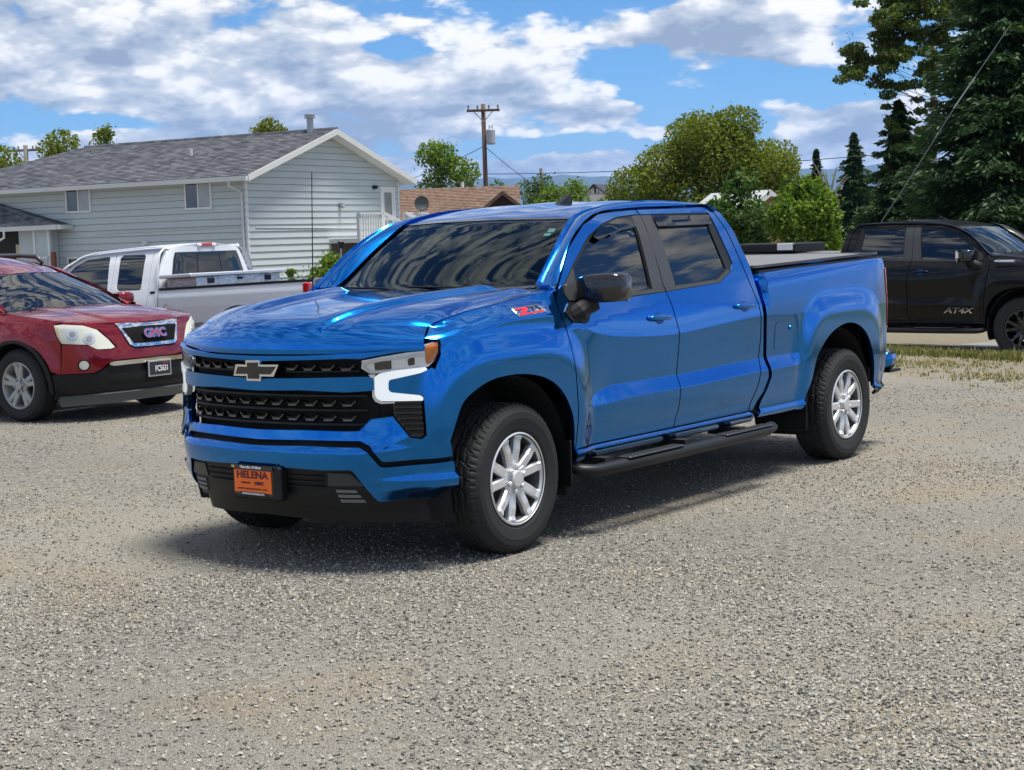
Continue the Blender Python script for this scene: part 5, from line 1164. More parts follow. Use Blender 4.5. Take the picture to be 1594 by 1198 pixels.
    patch('lower_grille', across([(a0, .72), (.99, .725), (.92, .785), (.80, .80), (.72, .68), (.64, .67), (.64, .89), (.80, .895), (.91, .895), (.92, .945), (a0, .94)]), DARK, T, TW, step=.04, rim=0, off=-.08)
    def mesh_bars(zs, a_lo, name, per):
        for z0 in zs:
            for mir in (False, True):
                a = a0+(per/2 if not mir else -per/2)
                while a-per > a_lo:
                    sh = [(a-.012, z0+.014), (a-.030, z0-.002), (a-per+.035, z0-.002), (a-per+.012, z0+.016), (a-per+.006, z0+.010), (a-per+.033, z0-.014), (a-.032, z0-.014), (a-.020, z0+.006)]
                    patch(name, sh, GLOSSBLK if z0 < .97 else GLOSSBLK, T, TW, step=.02, rim=.03, off=-.018, mir=mir)
                    patch('grille_bar_edge', [(a-.030, z0-.010), (a-per+.033, z0-.010), (a-per+.033, z0-.014), (a-.030, z0-.014)], mat('grille edge', (.22, .21, .19), rough=.3, metal=.4), T, TW, step=.05, rim=.004, off=-.0165, mir=mir)
                    a -= per
    mesh_bars((.87, .795), .925, 'grille_slat', .113); mesh_bars((1.052,), .975, 'grille_slat', .113)
    for z0 in (.905, .832, .76):
        patch('grille_rib', across([(a0, z0-.006), (.95, z0-.004), (.95, z0+.006), (a0, z0+.006)]), BLACK_PL, T, TW, step=.06, rim=.03, off=-.035)
    patch('grille_rib', across([(a0, 1.02), (.99, 1.028), (.99, 1.036), (a0, 1.03)]), BLACK_PL, T, TW, step=.06, rim=.03, off=-.035)
    # lamps
    HL = [(.971, 1.086), (.86, 1.104), (.728, 1.121), (.640, 1.125), (.634, 1.157), (.556, 1.174), (.559, 1.12), (.582, 1.073), (.612, 1.047), (.634, 1.040), (.764, 1.036), (.902, 1.021), (.925, 1.021), (.970, 1.048)]
    for mir in (False, True):
        hl = patch('headlight', HL, WHITE_LENS, T, TW, off=-.028, rim=0, step=.03, mir=mir)
        patch('lamp_bezel', [(.965, 1.080), (.86, 1.096), (.64, 1.116), (.64, 1.100), (.86, 1.082), (.945, 1.066), (.955, 1.052), (.92, 1.030), (.90, 1.030), (.64, 1.050), (.64, 1.040), (.902, 1.021), (.925, 1.021), (.970, 1.048)], SILVER_REF, hl, TW, off=-.012, rim=.03, step=.03, mir=mir)
        for ac, zc, w_, h_ in ((.855, 1.062, .088, .030), (.705, 1.077, .034, .026)):
            patch('lamp_projector', [(ac-w_/2, zc-h_*.7), (ac+w_/2, zc-h_*.9), (ac+w_/2+.004, zc+h_*.3), (ac+w_/2-.01, zc+h_*.62), (ac-w_/2, zc+h_*.85)], mat('lamp projector', (.10, .105, .11), rough=.12, metal=.5), hl, TW, off=-.020, rim=.01, step=.02, mir=mir, rnd=.006)
            for dd in (-.25, .25) if w_ > .05 else (0,):
                patch('projector_lens', [(ac+dd*w_-.017, zc-.017), (ac+dd*w_+.017, zc-.017), (ac+dd*w_+.017, zc+.014), (ac+dd*w_-.017, zc+.014)], mat('projector lens', (.02, .022, .025), rough=.05, coat=1), hl, TW, off=-.017, rim=.004, step=.02, mir=mir, rnd=.012)
        patch('turn_signal', [(.628, 1.124), (.626, 1.155), (.560, 1.168), (.563, 1.12), (.587, 1.075), (.610, 1.060), (.626, 1.059)], AMBER, hl, TW, off=-.014, rim=.03, step=.02, mir=mir)
        patch('lamp_lens', HL, CLEAR, hl, TW, off=-.003, rim=0, step=.03, mir=mir)
        patch('running_light', [(.898, 1.004), (.876, 1.020), (.797, 1.034), (.636, 1.045), (.628, 1.032), (.662, 1.018), (.820, .989), (.828, .978), (.829, .937), (.817, .925), (.672, .905), (.657, .895), (.657, .878), (.863, .882), (.888, .892), (.900, .912)], DRL, T, TW, off=.004, rim=.05, step=.02, mir=mir, rnd=.010)
        patch('lamp_frame', [(.930, 1.016), (.898, 1.018), (.904, .91), (.89, .888), (.86, .876), (.80, .876), (.80, .870), (.87, .868), (.90, .880), (.914, .905), (.912, .99)], SILVER_REF, T, TW, off=.001, rim=.03, step=.03, mir=mir)
        cg = patch('air_curtain', [(.812, .876), (.658, .872), (.656, .818), (.650, .703), (.672, .688), (.722, .694), (.808, .806)], GLOSSBLK, T, TW, off=-.04, rim=0, step=.03, mir=mir)
        for k in range(6):
            z0 = .858-.028*k; aL = np.interp(z0, [.69, .806, .876], [.725, .806, .81])
            patch('slat', [(aL-.006, z0-.007), (aL-.006, z0+.007), (.664, z0+.005), (.662, z0-.009)], BLACK_PL, cg, TW, off=-.016, rim=.02, step=.04, mir=mir)
    # emblem
    bow = [(1.691, 1.087), (1.587, 1.089), (1.589, 1.067), (1.455, 1.069), (1.494, 1.006), (1.585, 1.006), (1.586, .981), (1.691, .981), (1.691, 1.005), (1.790, 1.004), (1.768, 1.065), (1.691, 1.065)]
    bc = np.mean([q[0] for q in bow]); bow = [(q[0]-bc+a0, q[1]) for q in bow]
    em = patch('emblem', bow, CHROME, T, TW, off=.022, rim=.03, step=.05)
    ins = []
    cx, cz = a0, 1.036
    for q in bow: ins.append((q[0]-math.copysign(.013 if abs(q[0]-a0) < .1 else .020, q[0]-a0), q[1]-math.copysign(.011, q[1]-cz)))
    patch('emblem_inlay', ins, GLOSSBLK, em, TW, off=.026, rim=.008, step=.05)
    # number plate (the dealer's card)
    if not black:
        xp, zp = .985, .462; right = (0, -1, 0)            # facing the camera along +x, text runs towards -y
        right = (0, 1, 0)
        pl = MB(); pl.box((xp-.012, 0, zp), (.012, .292, .158), bev=.004); pl = pl.build('number_plate', GLOSSBLK, T)
        q = MB(); q.box((xp-.004, 0, zp-.004), (.006, .272, .118), bev=.002); q.build('plate_card', ORANGE, pl)
        q = MB(); q.box((xp-.003, -.0, zp-.069), (.008, .20, .022), bev=.003); q.box((xp-.004, 0, zp+.070), (.006, .30, .02)); q.build('plate_frame', GLOSSBLK, pl)
        q = MB(); q.box((xp-.04, .02, zp-.01), (.06, .35, .18), bev=.01); q.build('plate_bracket', BLACK_PL, T)
        TX = mat('dark red print', (.10, .006, .02), rough=.5)
        lettering('plate_lettering', 'HELENA', .053, TX, pl, (xp+.0005, 0, zp+.030), right, (0, 0, 1), depth=.0012, bold=.0012, sx=1.18)
        lettering('plate_lettering', 'GMC', .024, TX, pl, (xp+.0005, .050, zp-.012), right, (0, 0, 1), depth=.001, bold=.0009, sx=1.35)
        lettering('plate_lettering', 'CHEVROLET', .0125, TX, pl, (xp+.0005, -.048, zp-.012), right, (0, 0, 1), depth=.001, sx=1.0)
        lettering('plate_lettering', 'WWW.HELENACHEVY.COM', .011, TX, pl, (xp+.0005, 0, zp-.043), right, (0, 0, 1), depth=.001, sx=1.55)
        WT = mat('white print', (.8, .8, .8), rough=.5)
        lettering('plate_lettering', 'Chevrolet of Helena', .0185, WT, pl, (xp+.001, -.01, zp+.0705), right, (0, 0, 1), depth=.001, bold=.0006)
        lettering('plate_lettering', 'CHEVROLETOFHELENA.COM', .0125, WT, pl, (xp+.0025, .005, zp-.0685), right, (0, 0, 1), depth=.001, bold=.0004)
        q = MB(); q.box((xp+.0, -.140, zp+.0705), (.004, .022, .010), bev=.001); q.build('plate_bowtie', mat('gold print', (.7, .45, .1), rough=.4), pl)

    # badge
    for s_ in (1, -1):
        A = TW(np.array([-.02, -.31, -.31, -.02]), np.array([1.265, 1.280, 1.325, 1.312]), .002)*[1, s_, 1]
        if black: bd = None
        bd = None if black else patch('badge', [(-.040, 1.262), (-.30, 1.276), (-.305, 1.320), (-.10, 1.308), (-.042, 1.308)], CHROME, T, TW, off=.004, rim=.006, step=.04, mir=(s_ < 0))
        if not black: patch('badge_letter_z', [(-.055, 1.303), (-.165, 1.309), (-.165, 1.299), (-.110, 1.277), (-.285, 1.286), (-.285, 1.278), (-.055, 1.267), (-.055, 1.275), (-.118, 1.298), (-.055, 1.294)], REDDEC, bd, TW, off=.006, rim=.003, step=.05, mir=(s_ < 0))
        if not black: patch('badge_digit', [(-.178, 1.311), (-.235, 1.314), (-.235, 1.308), (-.205, 1.287), (-.192, 1.286), (-.218, 1.305), (-.178, 1.303)], SATIN, bd, TW, off=.006, rim=.003, step=.05, mir=(s_ < 0))
        if not black: patch('badge_digit', [(-.252, 1.315), (-.272, 1.316), (-.272, 1.290), (-.258, 1.289), (-.258, 1.307), (-.252, 1.307)], SATIN, bd, TW, off=.006, rim=.003, step=.05, mir=(s_ < 0))
        # door handles
        for ac, zc in ((-1.455, 1.172), (-2.49, 1.188)):
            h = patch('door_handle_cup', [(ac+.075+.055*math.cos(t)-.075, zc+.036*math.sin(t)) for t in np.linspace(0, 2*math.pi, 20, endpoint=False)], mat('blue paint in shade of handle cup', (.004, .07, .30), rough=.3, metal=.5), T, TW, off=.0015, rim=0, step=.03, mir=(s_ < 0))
            q = MB(); pts = []
            for t in np.linspace(-1, 1, 9):
                P = TW(np.array([ac+.128*t]), np.array([zc+.004+.004*t]), .020-.018*t**6)[0]*[1, s_, 1]; pts.append(tuple(P))
            q.tube(pts, [.008, .014, .017, .018, .018, .018, .017, .014, .008], 10); q.build('door_handle', BLUE, T, smooth=True)
        # fuel door (left only) and its bump
        if s_ > 0:
            fd = [(-2.900, .90), (-2.900, 1.035), (-2.925, 1.058), (-3.055, 1.058), (-3.082, 1.030), (-3.082, .90), (-3.055, .876), (-2.925, .876)]
            patch('fuel_door_gap', [((q[0]+2.99)*1.016-2.99, (q[1]-.967)*1.016+.967) for q in fd], mat('blue seam', (.002, .03, .13), rough=.4), T, TW, off=.0012, rim=0, step=.04)
            patch('fuel_door', fd, BLUE, T, TW, off=.0024, rim=.0, step=.03, rnd=.02)
            q = MB(); P = TW(np.array([-3.112]), np.array([1.012]), .0)[0]; v, f = lathe([(.016, 0), (.014, .008), (.008, .014), (0, .016)], 14); q.add([(x+P[0], y+P[1], z+P[2]) for x, y, z in v], f); q.build('bed_plug', BLUE, T, smooth=True)
        # mirror
        q = MB(); rows = []
        for y, sx, sz, ox, oz in ((.950, .072, .062, 0, .002), (.968, .090, .078, 0, .006), (1.025, .094, .083, -.004, .008), (1.12, .092, .084, -.012, .010), (1.185, .082, .080, -.022, .012), (1.215, .062, .066, -.034, .012)):
            ring_ = [(-.80, ox)]
            rows.append([(-.735+ox+sx*np.sign(math.cos(t))*abs(math.cos(t))**.40*(1.0 if math.cos(t) > 0 else .75)  , (y if s_ > 0 else .93*y)*s_, 1.375+oz+sz*np.sign(math.sin(t))*abs(math.sin(t))**.34) for t in np.linspace(0, 2*math.pi, 20, endpoint=False)])
        V = [p_ for r_ in rows for p_ in r_]; n = 20; F_ = [(i*n+k, i*n+(k+1) % n, (i+1)*n+(k+1) % n, (i+1)*n+k) for i in range(len(rows)-1) for k in range(n)]+[tuple(range(n)), tuple(range((len(rows)-1)*n, len(rows)*n))]
        mr = mk('mirror', V, F_, GLOSSBLK, T, smooth=True)
        q = MB(); q.tube([(-.60, s_*.955, 1.235), (-.63, s_*.985, 1.255), (-.68, s_*1.00, 1.285), (-.72, s_*1.04, 1.305)], [.055, .056, .052, .045], 10); q.build('mirror_arm', BLACK_PL, mr)
        patch('mirror_foot', [(-.500, 1.262), (-.560, 1.312), (-.83, 1.302), (-.745, 1.245), (-.685, 1.190), (-.545, 1.204)], BLACK_PL, mr, TW, off=.008, rim=.012, mir=(s_ < 0), rnd=.01)
        q = MB(); q.box((-.822, s_*1.09, 1.378), (.006, .20, .15), bev=.002); q.build('mirror_glass', CHROME, mr)
        # side step with pads and brackets
        q = MB(); q.tube([(-.52, s_*.97, .40), (-.545, s_*1.03, .378), (-.61, s_*1.075, .366), (-1.2, s_*1.085, .362), (-2.2, s_*1.085, .365), (-2.60, s_*1.080, .372), (-2.70, s_*1.06, .385)], [.040, .045, .047, .047, .047, .047, .046], 14); q.v = [(x, y, .372+(z-.372)*.78) for x, y, z in q.v]; stp = q.build('side_step', BLACK_PL, T, smooth=True)
        for xa in (-1.20, -2.32):
            q = MB(); q.box((xa, s_*1.078, .406), (.60, .085, .010), bev=.004); 
            for kk in range(12): q.box((xa-.26+kk*.047, s_*1.078, .4115), (.014, .07, .004))
            q.build('step_pad', SATIN, stp)
        for xa in (-.75, -1.62, -2.30): q = MB(); q.box((xa, s_*.95, .40), (.07, .24, .05)); q.build('step_bracket', DARK, stp)
        # mud flaps
        q = MB(); q.box((-.475, s_*.90, .42), (.012, .22, .26), bev=.004); q.build('mud_flap', BLACK_PL, T)
        q = MB(); q.box((-3.335, s_*.86, .40), (.012, .28, .24), bev=.004); q.build('mud_flap', BLACK_PL, T)
        # tail lamp
        q = MB(); pts = [(-4.70, s_*.968, 1.355), (-4.80, s_*.945, 1.35), (-4.875, s_*.90, 1.335), (-4.875, s_*.90, 1.20), (-4.885, s_*.905, 1.08), (-4.87, s_*.90, .90), (-4.80, s_*.945, .90), (-4.755, s_*.965, 1.05), (-4.74, s_*.968, 1.20)]
        lamp = [(-4.735, 1.362), (-4.735, 1.24), (-4.745, 1.14), (-4.76, .92), (-4.90, .90), (-4.93, 1.0), (-4.93, 1.34), (-4.90, 1.36)]
        patch('tail_light', lamp, RED_LENS, T, TW, off=.006, rim=.04, step=.03, mir=(s_ < 0), rnd=.012)
    # tailgate, bumper, bed cap, tonneau
    tg = [(2*TPLAN.a1-(-4.94), 1.43)]
    q = MB(); q.box((-4.86, 0, 1.02), (.05, 1.62, .80), bev=.012); q.build('tailgate', BLUE, T)
    q = MB()
    q.tube([(-4.80, .90, .66), (-4.90, .90, .655), (-4.97, .72, .65), (-4.985, 0, .65), (-4.97, -.72, .65), (-4.90, -.90, .655), (-4.80, -.90, .66)], [.055, .075, .08, .08, .08, .075, .055], 10); rb = q.build('rear_bumper', BLUE, T, smooth=True)
    for s_ in (1, -1):
        q = MB(); q.box((-4.90, s_*.86, .655), (.14, .16, .17), bev=.03); q.box((-4.95, s_*.84, .565), (.20, .20, .02)); q.build('bumper_step', BLACK_PL, rb)
    q = MB(); q.box((-5.02, 0, .53), (.18, .10, .05)); q.build('hitch', DARK, rb)
    for s_ in (1, -1):
        q = MB(); q.add([(-2.80, s_*.94, 1.392), (-4.66, s_*.925, 1.434), (-4.66, s_*.84, 1.436), (-2.80, s_*.84, 1.396), (-2.80, s_*.94, 1.406), (-4.66, s_*.925, 1.450), (-4.66, s_*.84, 1.452), (-2.80, s_*.84, 1.412)], [(0, 1, 2, 3), (7, 6, 5, 4), (0, 4, 5, 1), (1, 5, 6, 2), (2, 6, 7, 3), (3, 7, 4, 0)]); q.build('bed_rail', BLACK_PL, T)
    def ton(u, v):
        x = -2.80-1.90*v; t = 2*u-1; return np.stack([x, t*.915, 1.425+.042*v+.022*(1-np.abs(t)**8)*(1-np.abs(2*v-1)**14)], -1)
    grid('tonneau_cover', ton, 30, 30, FABRIC, T, flip=True, solid=.018)
    # antennas
    q = MB(); fin = [(-1.56, 1.858), (-1.60, 1.882), (-1.69, 1.925), (-1.73, 1.945), (-1.745, 1.945), (-1.755, 1.868)]
    n = len(fin); hw = [.018, .022, .014, .006, .006, .020]
    V = [(x, .16+h, z) for (x, z), h in zip(fin, hw)]+[(x, .16-h, z) for (x, z), h in zip(fin, hw)]
    q.add(V, [tuple(range(n)), tuple(range(2*n-1, n-1, -1))]+[(i, i+n, (i+1) % n+n, (i+1) % n) for i in range(n)]); q.box((-1.68, .16, 1.872), (.22, .06, .016), bev=.006); q.build('roof_antenna', BLACK_PL, T)
    q = MB(); q.tube([(-.40, -.84, 1.36), (-.40, -.84, 1.40), (-.44, -.845, 2.12)], [.009, .004, .0025], 6); (None if black else q.build('whip_antenna', BLACK_PL, T))
    # interior
    it = MB(); it.box((-.72, 0, 1.24), (.50, 1.50, .22), bev=.05); it.box((-.60, 0, 1.34), (.28, 1.40, .06), bev=.02); it.build('dashboard', mat('dash plastic', (.03, .032, .034), rough=.7), T)
    for y in (.42, -.42):
        for x0 in (-1.55, -2.35):
            st = MB(); st.box((x0+.12, y, .98), (.50, .54, .16), bev=.05); st.box((x0-.16, y, 1.28), (.16, .52, .56), bev=.06); st = st.build('seat', SEAT, T)
            q = MB(); q.box((x0-.20, y, 1.655), (.11, .27, .17), bev=.04); q.build('headrest', SEAT, st)
    q = MB(); q.tube([(-.95+.07*math.cos(t), .42+.19*math.sin(t), 1.30+.18*math.cos(t)) for t in np.linspace(0, 2*math.pi, 25)], .014, 8); q.tube([(-.95, .42, 1.30), (-.70, .42, 1.22)], .03); q.build('steering_wheel', SEAT, T)
    q = MB(); q.box((-1.06, 0, 1.70), (.03, .24, .07), bev=.012); q.build('inner_mirror', BLACK_PL, T)
    q = MB(); q.box((-1.7, 0, .86), (2.0, 1.6, .06)); q.build('cab_floor', DARK, T)
    q = MB(); c = wind(np.array([.93]), np.array([.80]))[0]; e = wind(np.array([.96, .93, .93]), np.array([.80, .80, .93])); R_ = (e[0]-e[1]); R_ /= np.linalg.norm(R_); U_ = (e[2]-e[1]); U_ /= np.linalg.norm(U_); N_ = np.cross(R_, U_)
    K = lambda a, b: tuple(c+R_*a+U_*b-N_*.002)
    q.quad(K(-.022, -.02), K(.022, -.02), K(.022, .02), K(-.022, .02)); q.quad(K(-.03, -.06), K(.012, -.06), K(.012, -.03), K(-.03, -.03)); q.build('service_sticker', GREEN_ST, T)
    if black:
        for s_ in (1, -1):
            lam = lambda a, z, o=.006: TW(np.array([a]), np.array([z]), o)[0]*[1, s_, 1]
            C = lam(-.90, .640, .010); lettering('badge', 'AT4X', .105, CHROME, T, C, lam(-.68, .640)*s_-lam(-.88, .640)*s_ if False else (lam(-.88, .640)-lam(-.68, .640) if s_ > 0 else lam(-.68, .640)-lam(-.88, .640)), (0, 0, 1), depth=.004, bold=.003, shear=.25, sx=1.55)
            patch('badge', [(-.10, 1.285), (-.40, 1.290), (-.42, 1.325), (-.12, 1.325)], SATIN, T, TW, off=.008, rim=.01, mir=(s_ < 0))
            patch('badge_trim', [(-.13, 1.294), (-.385, 1.298), (-.40, 1.316), (-.135, 1.316)], CHROME, T, TW, off=.010, rim=.004, mir=(s_ < 0))
            q = MB(); q.box((-.79, s_*1.20, 1.40), (.05, .16, .12), bev=.02); q.build('mirror_cap', CHROME, T)
        q = MB(); q.box((-4.2, -.35, 1.55), (1.3, .9, .14), bev=.02); q.build('bed_box', BLACK_PL, T)
        q = MB(); q.box((-3.70, -.808, 1.565), (.26, .012, .10), bev=.004); q.build('white_tag', WHITE_PL, T)
    # wheels
    ty, ba, rm = wheel_set(.405, .275, .2465, 5, 82, .118, 15.5, barrel_m=ALLOYDK) if not black else WHEEL_BLK
    for x, y, s_, ph in ((0, .865, 1, 0), (0, -.865, -1, 1), (-3.988, .865, 1, .35), (-3.988, -.865, -1, 2)):
        w_ = add_wheel(T, x, y, .400, s_, ty, ba, rm, steer=(.02 if x == 0 else 0)); 
        if x < 0: w_.rotation_euler.y = .45
    return T

WHEEL_BLK = wheel_set(.42, .275, .2465, 5, 82, .118, 15.5, rim_m=GLOSSBLK, barrel_m=GLOSSBLK)
build_crew_cab('bright blue crew cab pickup truck parked on the gravel in the middle', BLUE)
BLACKPAINT = paint('black paint', (.0025, .003, .004), metal=.0, rough=.3, coat=.35, spec=.15)
tb = build_crew_cab('black crew cab pickup truck parked on the road at the right edge', BLACKPAINT, black=True)
tb.location = (-16.54, -1.79, -.22); tb.rotation_euler = (0, 0, math.radians(85.74)); tb.scale = (1.06, 1.04, 1.04)
# ------------------------------------------------------------------ red suv
RED = paint('dark red paint', (.24, .004, .012), metal=.65, rough=.2, coat=.8, dust=.12)
SUVGLASS = glass('suv windscreen', (.30, .42, .44), 2.1)
LAMPOLD = mat('hazed lamp plastic', (.64, .65, .57), rough=.28, coat=.6)
def build_suv():
    T = thing('suv', 'dark red suv with chrome framed grille facing the camera at the left edge', 'suv', (-4.14, -7.68, 0), math.radians(93.7)); a0 = SPLAN.a0
    ac = lambda h: [(min(a, a0), z) for a, z in h]+[(2*a0-a, z) for a, z in h[::-1] if a < a0-1e-6]
    pp = lambda n, o, m, both=True, **k: [patch(n, o, m, k.pop('par', T) if False else T, SW, mir=q, **k) for q in ((False, True) if both else (False,))]
    arch = [(-.43, .40), (-.425, .50), (-.36, .64), (-.25, .735), (-.09, .795), (.09, .800), (.235, .770), (.345, .705), (.425, .61), (.468, .51)]
    arch = [arch[0]]+spline(arch[1:], 3)
    hl = [(.506, .967), (.60, .974), (.80, .957), (.95, .908), (1.06, .812), (1.125, .728), (1.08, .716), (.93, .718), (.84, .768), (.585, .787), (.542, .86)]
    topl = [(1.04, .972), (.80, .985), (.61, .996), (.40, 1.022), (.10, 1.052), (-.20, 1.085)]
    pp('fender', arch+[(.56, .485), (.575, .78), (.53, .86), (.50, .965), (.52, .985), (.60, .990)]+topl[2:]+[(-.56, 1.10), (-.56, .40)], RED, step=.03, rim=.03)
    low = [(a0, .603), (1.10, .600), (1.02, .565), (.95, .515), (.88, .488), (.50, .484), (.565, .50), (.59, .780), (.845, .760), (.93, .708), (1.09, .706), (1.15, .73), (1.08, .815), (.97, .912), (.99, .962), (1.17, .962), (1.20, .93), (1.29, .73), (1.35, .700), (a0, .700)]
    patch('bumper_cover', ac([(q[0], q[1]) for q in low]), RED, T, SW, step=.03, rim=.03)
    patch('lower_bumper', ac([(a0, .545), (1.18, .540), (1.03, .545), (.95, .500), (.88, .478), (.47, .478), (.47, .26), (a0, .27)]), BLACK_PL, T, SW, step=.05, rim=.05, off=-.01)
    patch('skid_plate', ac([(a0, .275), (.98, .27), (.48, .25), (.50, .15), (.75, .165), (a0, .18)]), mat('grey skid plate', (.10, .115, .12), rough=.45, metal=.3), T, SW, step=.05, rim=.04, off=.012)
    patch('bumper_strip', ac([(a0, .595), (1.10, .590), (1.05, .578), (1.03, .556), (1.10, .545), (1.2, .548), (a0, .551)]), CHROME, T, SW, step=.04, rim=.03, off=.012)
    patch('bumper_recess', ac([(a0, .47), (1.02, .465), (1.08, .36), (a0, .35)]), DARK, T, SW, step=.06, rim=0, off=-.006)
    gs = patch('grille_surround', ac([(a0, .968), (1.17, .958), (1.20, .93), (1.295, .745), (1.345, .716), (a0, .714)]), CHROME, T, SW, step=.04, rim=.03, off=.014)
    patch('grille', ac([(a0, .918), (1.242, .910), (1.345, .752), (a0, .748)]), mat('black grille mesh', (.004, .004, .0045), rough=.6, spec=.15, bump=.5, bscale=200), gs, SW, step=.04, rim=0, off=.018)
    P = SW(np.array([a0]), np.array([.838]), .034)[0]; dn = SW(np.array([a0]), np.array([.88]), .02)[0]-SW(np.array([a0]), np.array([.80]), .02)[0]
    lettering('grille_letters', 'GMC', .120, CHROME, gs, P+np.array([.004, 0, 0]), (0, 1, 0), dn, depth=.010, bold=.009, sx=1.12)
    lettering('letter_face', 'GMC', .120, mat('red letter enamel', (.50, .03, .035), rough=.3), gs, P+np.array([.012, 0, 0]), (0, 1, 0), dn, depth=.004, bold=-.001, sx=1.12)
    for mir in (False, True):
        patch('lamp_brow', [(.60, .977), (.60, .998), (.80, .985), (1.03, .966), (.985, .914), (.95, .911), (.80, .960)], RED, T, SW, step=.03, rim=.03, mir=mir)
        h = patch('headlight', hl, LAMPOLD, T, SW, step=.03, rim=.03, off=.002, mir=mir)
        for c_, r_, mm in (((.70, .875), .055, SILVER_REF), ((.86, .83), .060, SILVER_REF), ((.70, .875), .030, mat('lamp bulb shade', (.30, .31, .28), rough=.2)), ((.86, .83), .032, mat('lamp bulb shade', (.3, .31, .28)))):
            patch('lamp_projector', [(c_[0]+r_*math.cos(t), c_[1]+r_*.9*math.sin(t)) for t in np.linspace(0, 6.283, 18, endpoint=False)], mm, h, SW, step=.05, rim=.006, off=.006 if r_ > .05 else .011, mir=mir)
        patch('side_marker', [(.515, .955), (.555, .955), (.575, .86), (.60, .80), (.585, .795), (.548, .865)], mat('pale amber marker', (.62, .50, .30), rough=.3), h, SW, step=.04, rim=.006, off=.006, mir=mir)
        fg = patch('fog_bezel', [(.795+.062*math.cos(t), .567+.058*math.sin(t)) for t in np.linspace(0, 6.283, 20, endpoint=False)], DARK, T, SW, step=.05, rim=0, off=.003, mir=mir)
        patch('fog_light', [(.795+.046*math.cos(t), .567+.044*math.sin(t)) for t in np.linspace(0, 6.283, 20, endpoint=False)], LAMPOLD, fg, SW, step=.05, rim=.01, off=.008, mir=mir)
        ro = [(.47*math.cos(t)+.0, .37+.455*math.sin(t)) for t in np.linspace(-.25, math.pi+.2, 22)]; ri = [(.425*math.cos(t), .37+.425*math.sin(t)) for t in np.linspace(math.pi+.2, -.25, 22)]
        patch('arch_moulding', [(-q[0], q[1]) for q in ro][::-1]+[(-q[0], q[1]) for q in ri][::-1], BLACK_PL, T, SW, step=.04, rim=.06, off=.008, mir=mir)
        # sides behind the wheel (mostly outside the photo)
        side = [(-.57, .38), (-.57, 1.10), (-1.0, 1.13), (-3.2, 1.20), (-3.9, 1.2), (-4.0, .5)]+[(-3.02+.46*math.cos(t), .38+.43*math.sin(t)) for t in np.linspace(math.pi*1.0, 0, 14)]
        patch('body_side', side, RED, T, SW, step=.05, rim=.03, mir=mir)
        patch('side_glass', [(-.62, 1.11), (-1.35, 1.50), (-3.6, 1.50), (-3.75, 1.22), (-3.2, 1.21), (-1.0, 1.14)], SIDEGLASS, T, SW, step=.06, rim=.01, off=-.006, mir=mir)
        q = MB(); s_ = -1 if mir else 1; n = 10
        arcp = [(.50*math.cos(t), .37+.47*math.sin(t)) for t in np.linspace(-.3, math.pi+.3, 14)]
        for i in range(13): (x0, z0), (x1, z1) = arcp[i], arcp[i+1]; q.quad((x0, s_*.93, z0), (x1, s_*.93, z1), (x1, s_*.5, z1), (x0, s_*.5, z0))
        q.add([(x, s_*.52, z) for x, z in arcp], [tuple(range(14))]); q.build('wheel_liner', LINER, T)
        q = MB(); V = []
        ring_ = [(math.cos(t), math.sin(t)) for t in np.linspace(0, 6.283, 14, endpoint=False)]
        for y, k in ((.95, .75), (.98, 1.0), (1.08, 1.0), (1.14, .85), (1.155, .6)): V += [(-.60+.10*k*np.sign(c_)*abs(c_)**.5, s_*y, 1.155+.068*k*np.sign(e_)*abs(e_)**.5) for c_, e_ in ring_]
        q.add(V, [(i*14+k, i*14+(k+1) % 14, (i+1)*14+(k+1) % 14, (i+1)*14+k) for i in range(4) for k in range(14)]+[tuple(range(14)), tuple(range(56, 70))]); q.tube([(-.60, s_*.88, 1.10), (-.60, s_*1.02, 1.13)], .035, 6); q.build('mirror', RED, T, smooth=True)
    # bonnet, windscreen, roof
    side = np.array([SW(np.array([a]), np.array([z]), 0)[0] for a, z in spline([(1.02, .960), (.80, .980), (.61, .998), (.40, 1.024), (.10, 1.054), (-.24, 1.082)], 50)])
    cen = np.array(spline([(.885, 0, .966), (.84, 0, .985), (.70, 0, 1.028), (.45, 0, 1.075), (.1, 0, 1.105), (-.22, 0, 1.115)], 50)); n_ = len(side)
    ip = lambda C: (lambda t: np.stack([np.interp(t, np.linspace(0, 1, len(C)), C[:, k]) for k in range(3)], -1))
    cs, cc = ip(side), ip(cen)
    def hood(u, v):
        t = 2*u-1; at = np.abs(t); A, B = cs(v), cc(v); fx = at**2.2
        return np.stack([B[:, 0]*(1-fx)+A[:, 0]*fx, A[:, 1]*t, B[:, 2]*(1-at**2.6)+A[:, 2]*at**2.6+.014*sst(.62, .50, at)*sst(.05, .3, v)], -1)
    grid('bonnet', hood, 70, 40, RED, T, solid=.02)
    E = np.array(spline([(-.30, .83, 1.085), (-.62, .745, 1.27), (-1.04, .615, 1.445), (-1.25, .60, 1.515), (-1.7, .61, 1.58), (-2.6, .60, 1.60), (-3.6, .57, 1.56)], 40)); cW = ip(E[:81]); cR = ip(E[80:])
    def wind(u, v):
        L = cW(v); t = 2*u-1; b_ = 1-t*t; return np.stack([L[:, 0]+b_*(.17*(1-v)+.30*v*.75), L[:, 1]*t, L[:, 2]+b_*(.0+.035*v)], -1)
    grid('windscreen', wind, 36, 20, SUVGLASS, T)
    grid('windscreen_edge', lambda u, v: wind(u, -.03+.07*v)+np.array([.003, 0, .003]), 36, 3, GLOSSBLK, T)
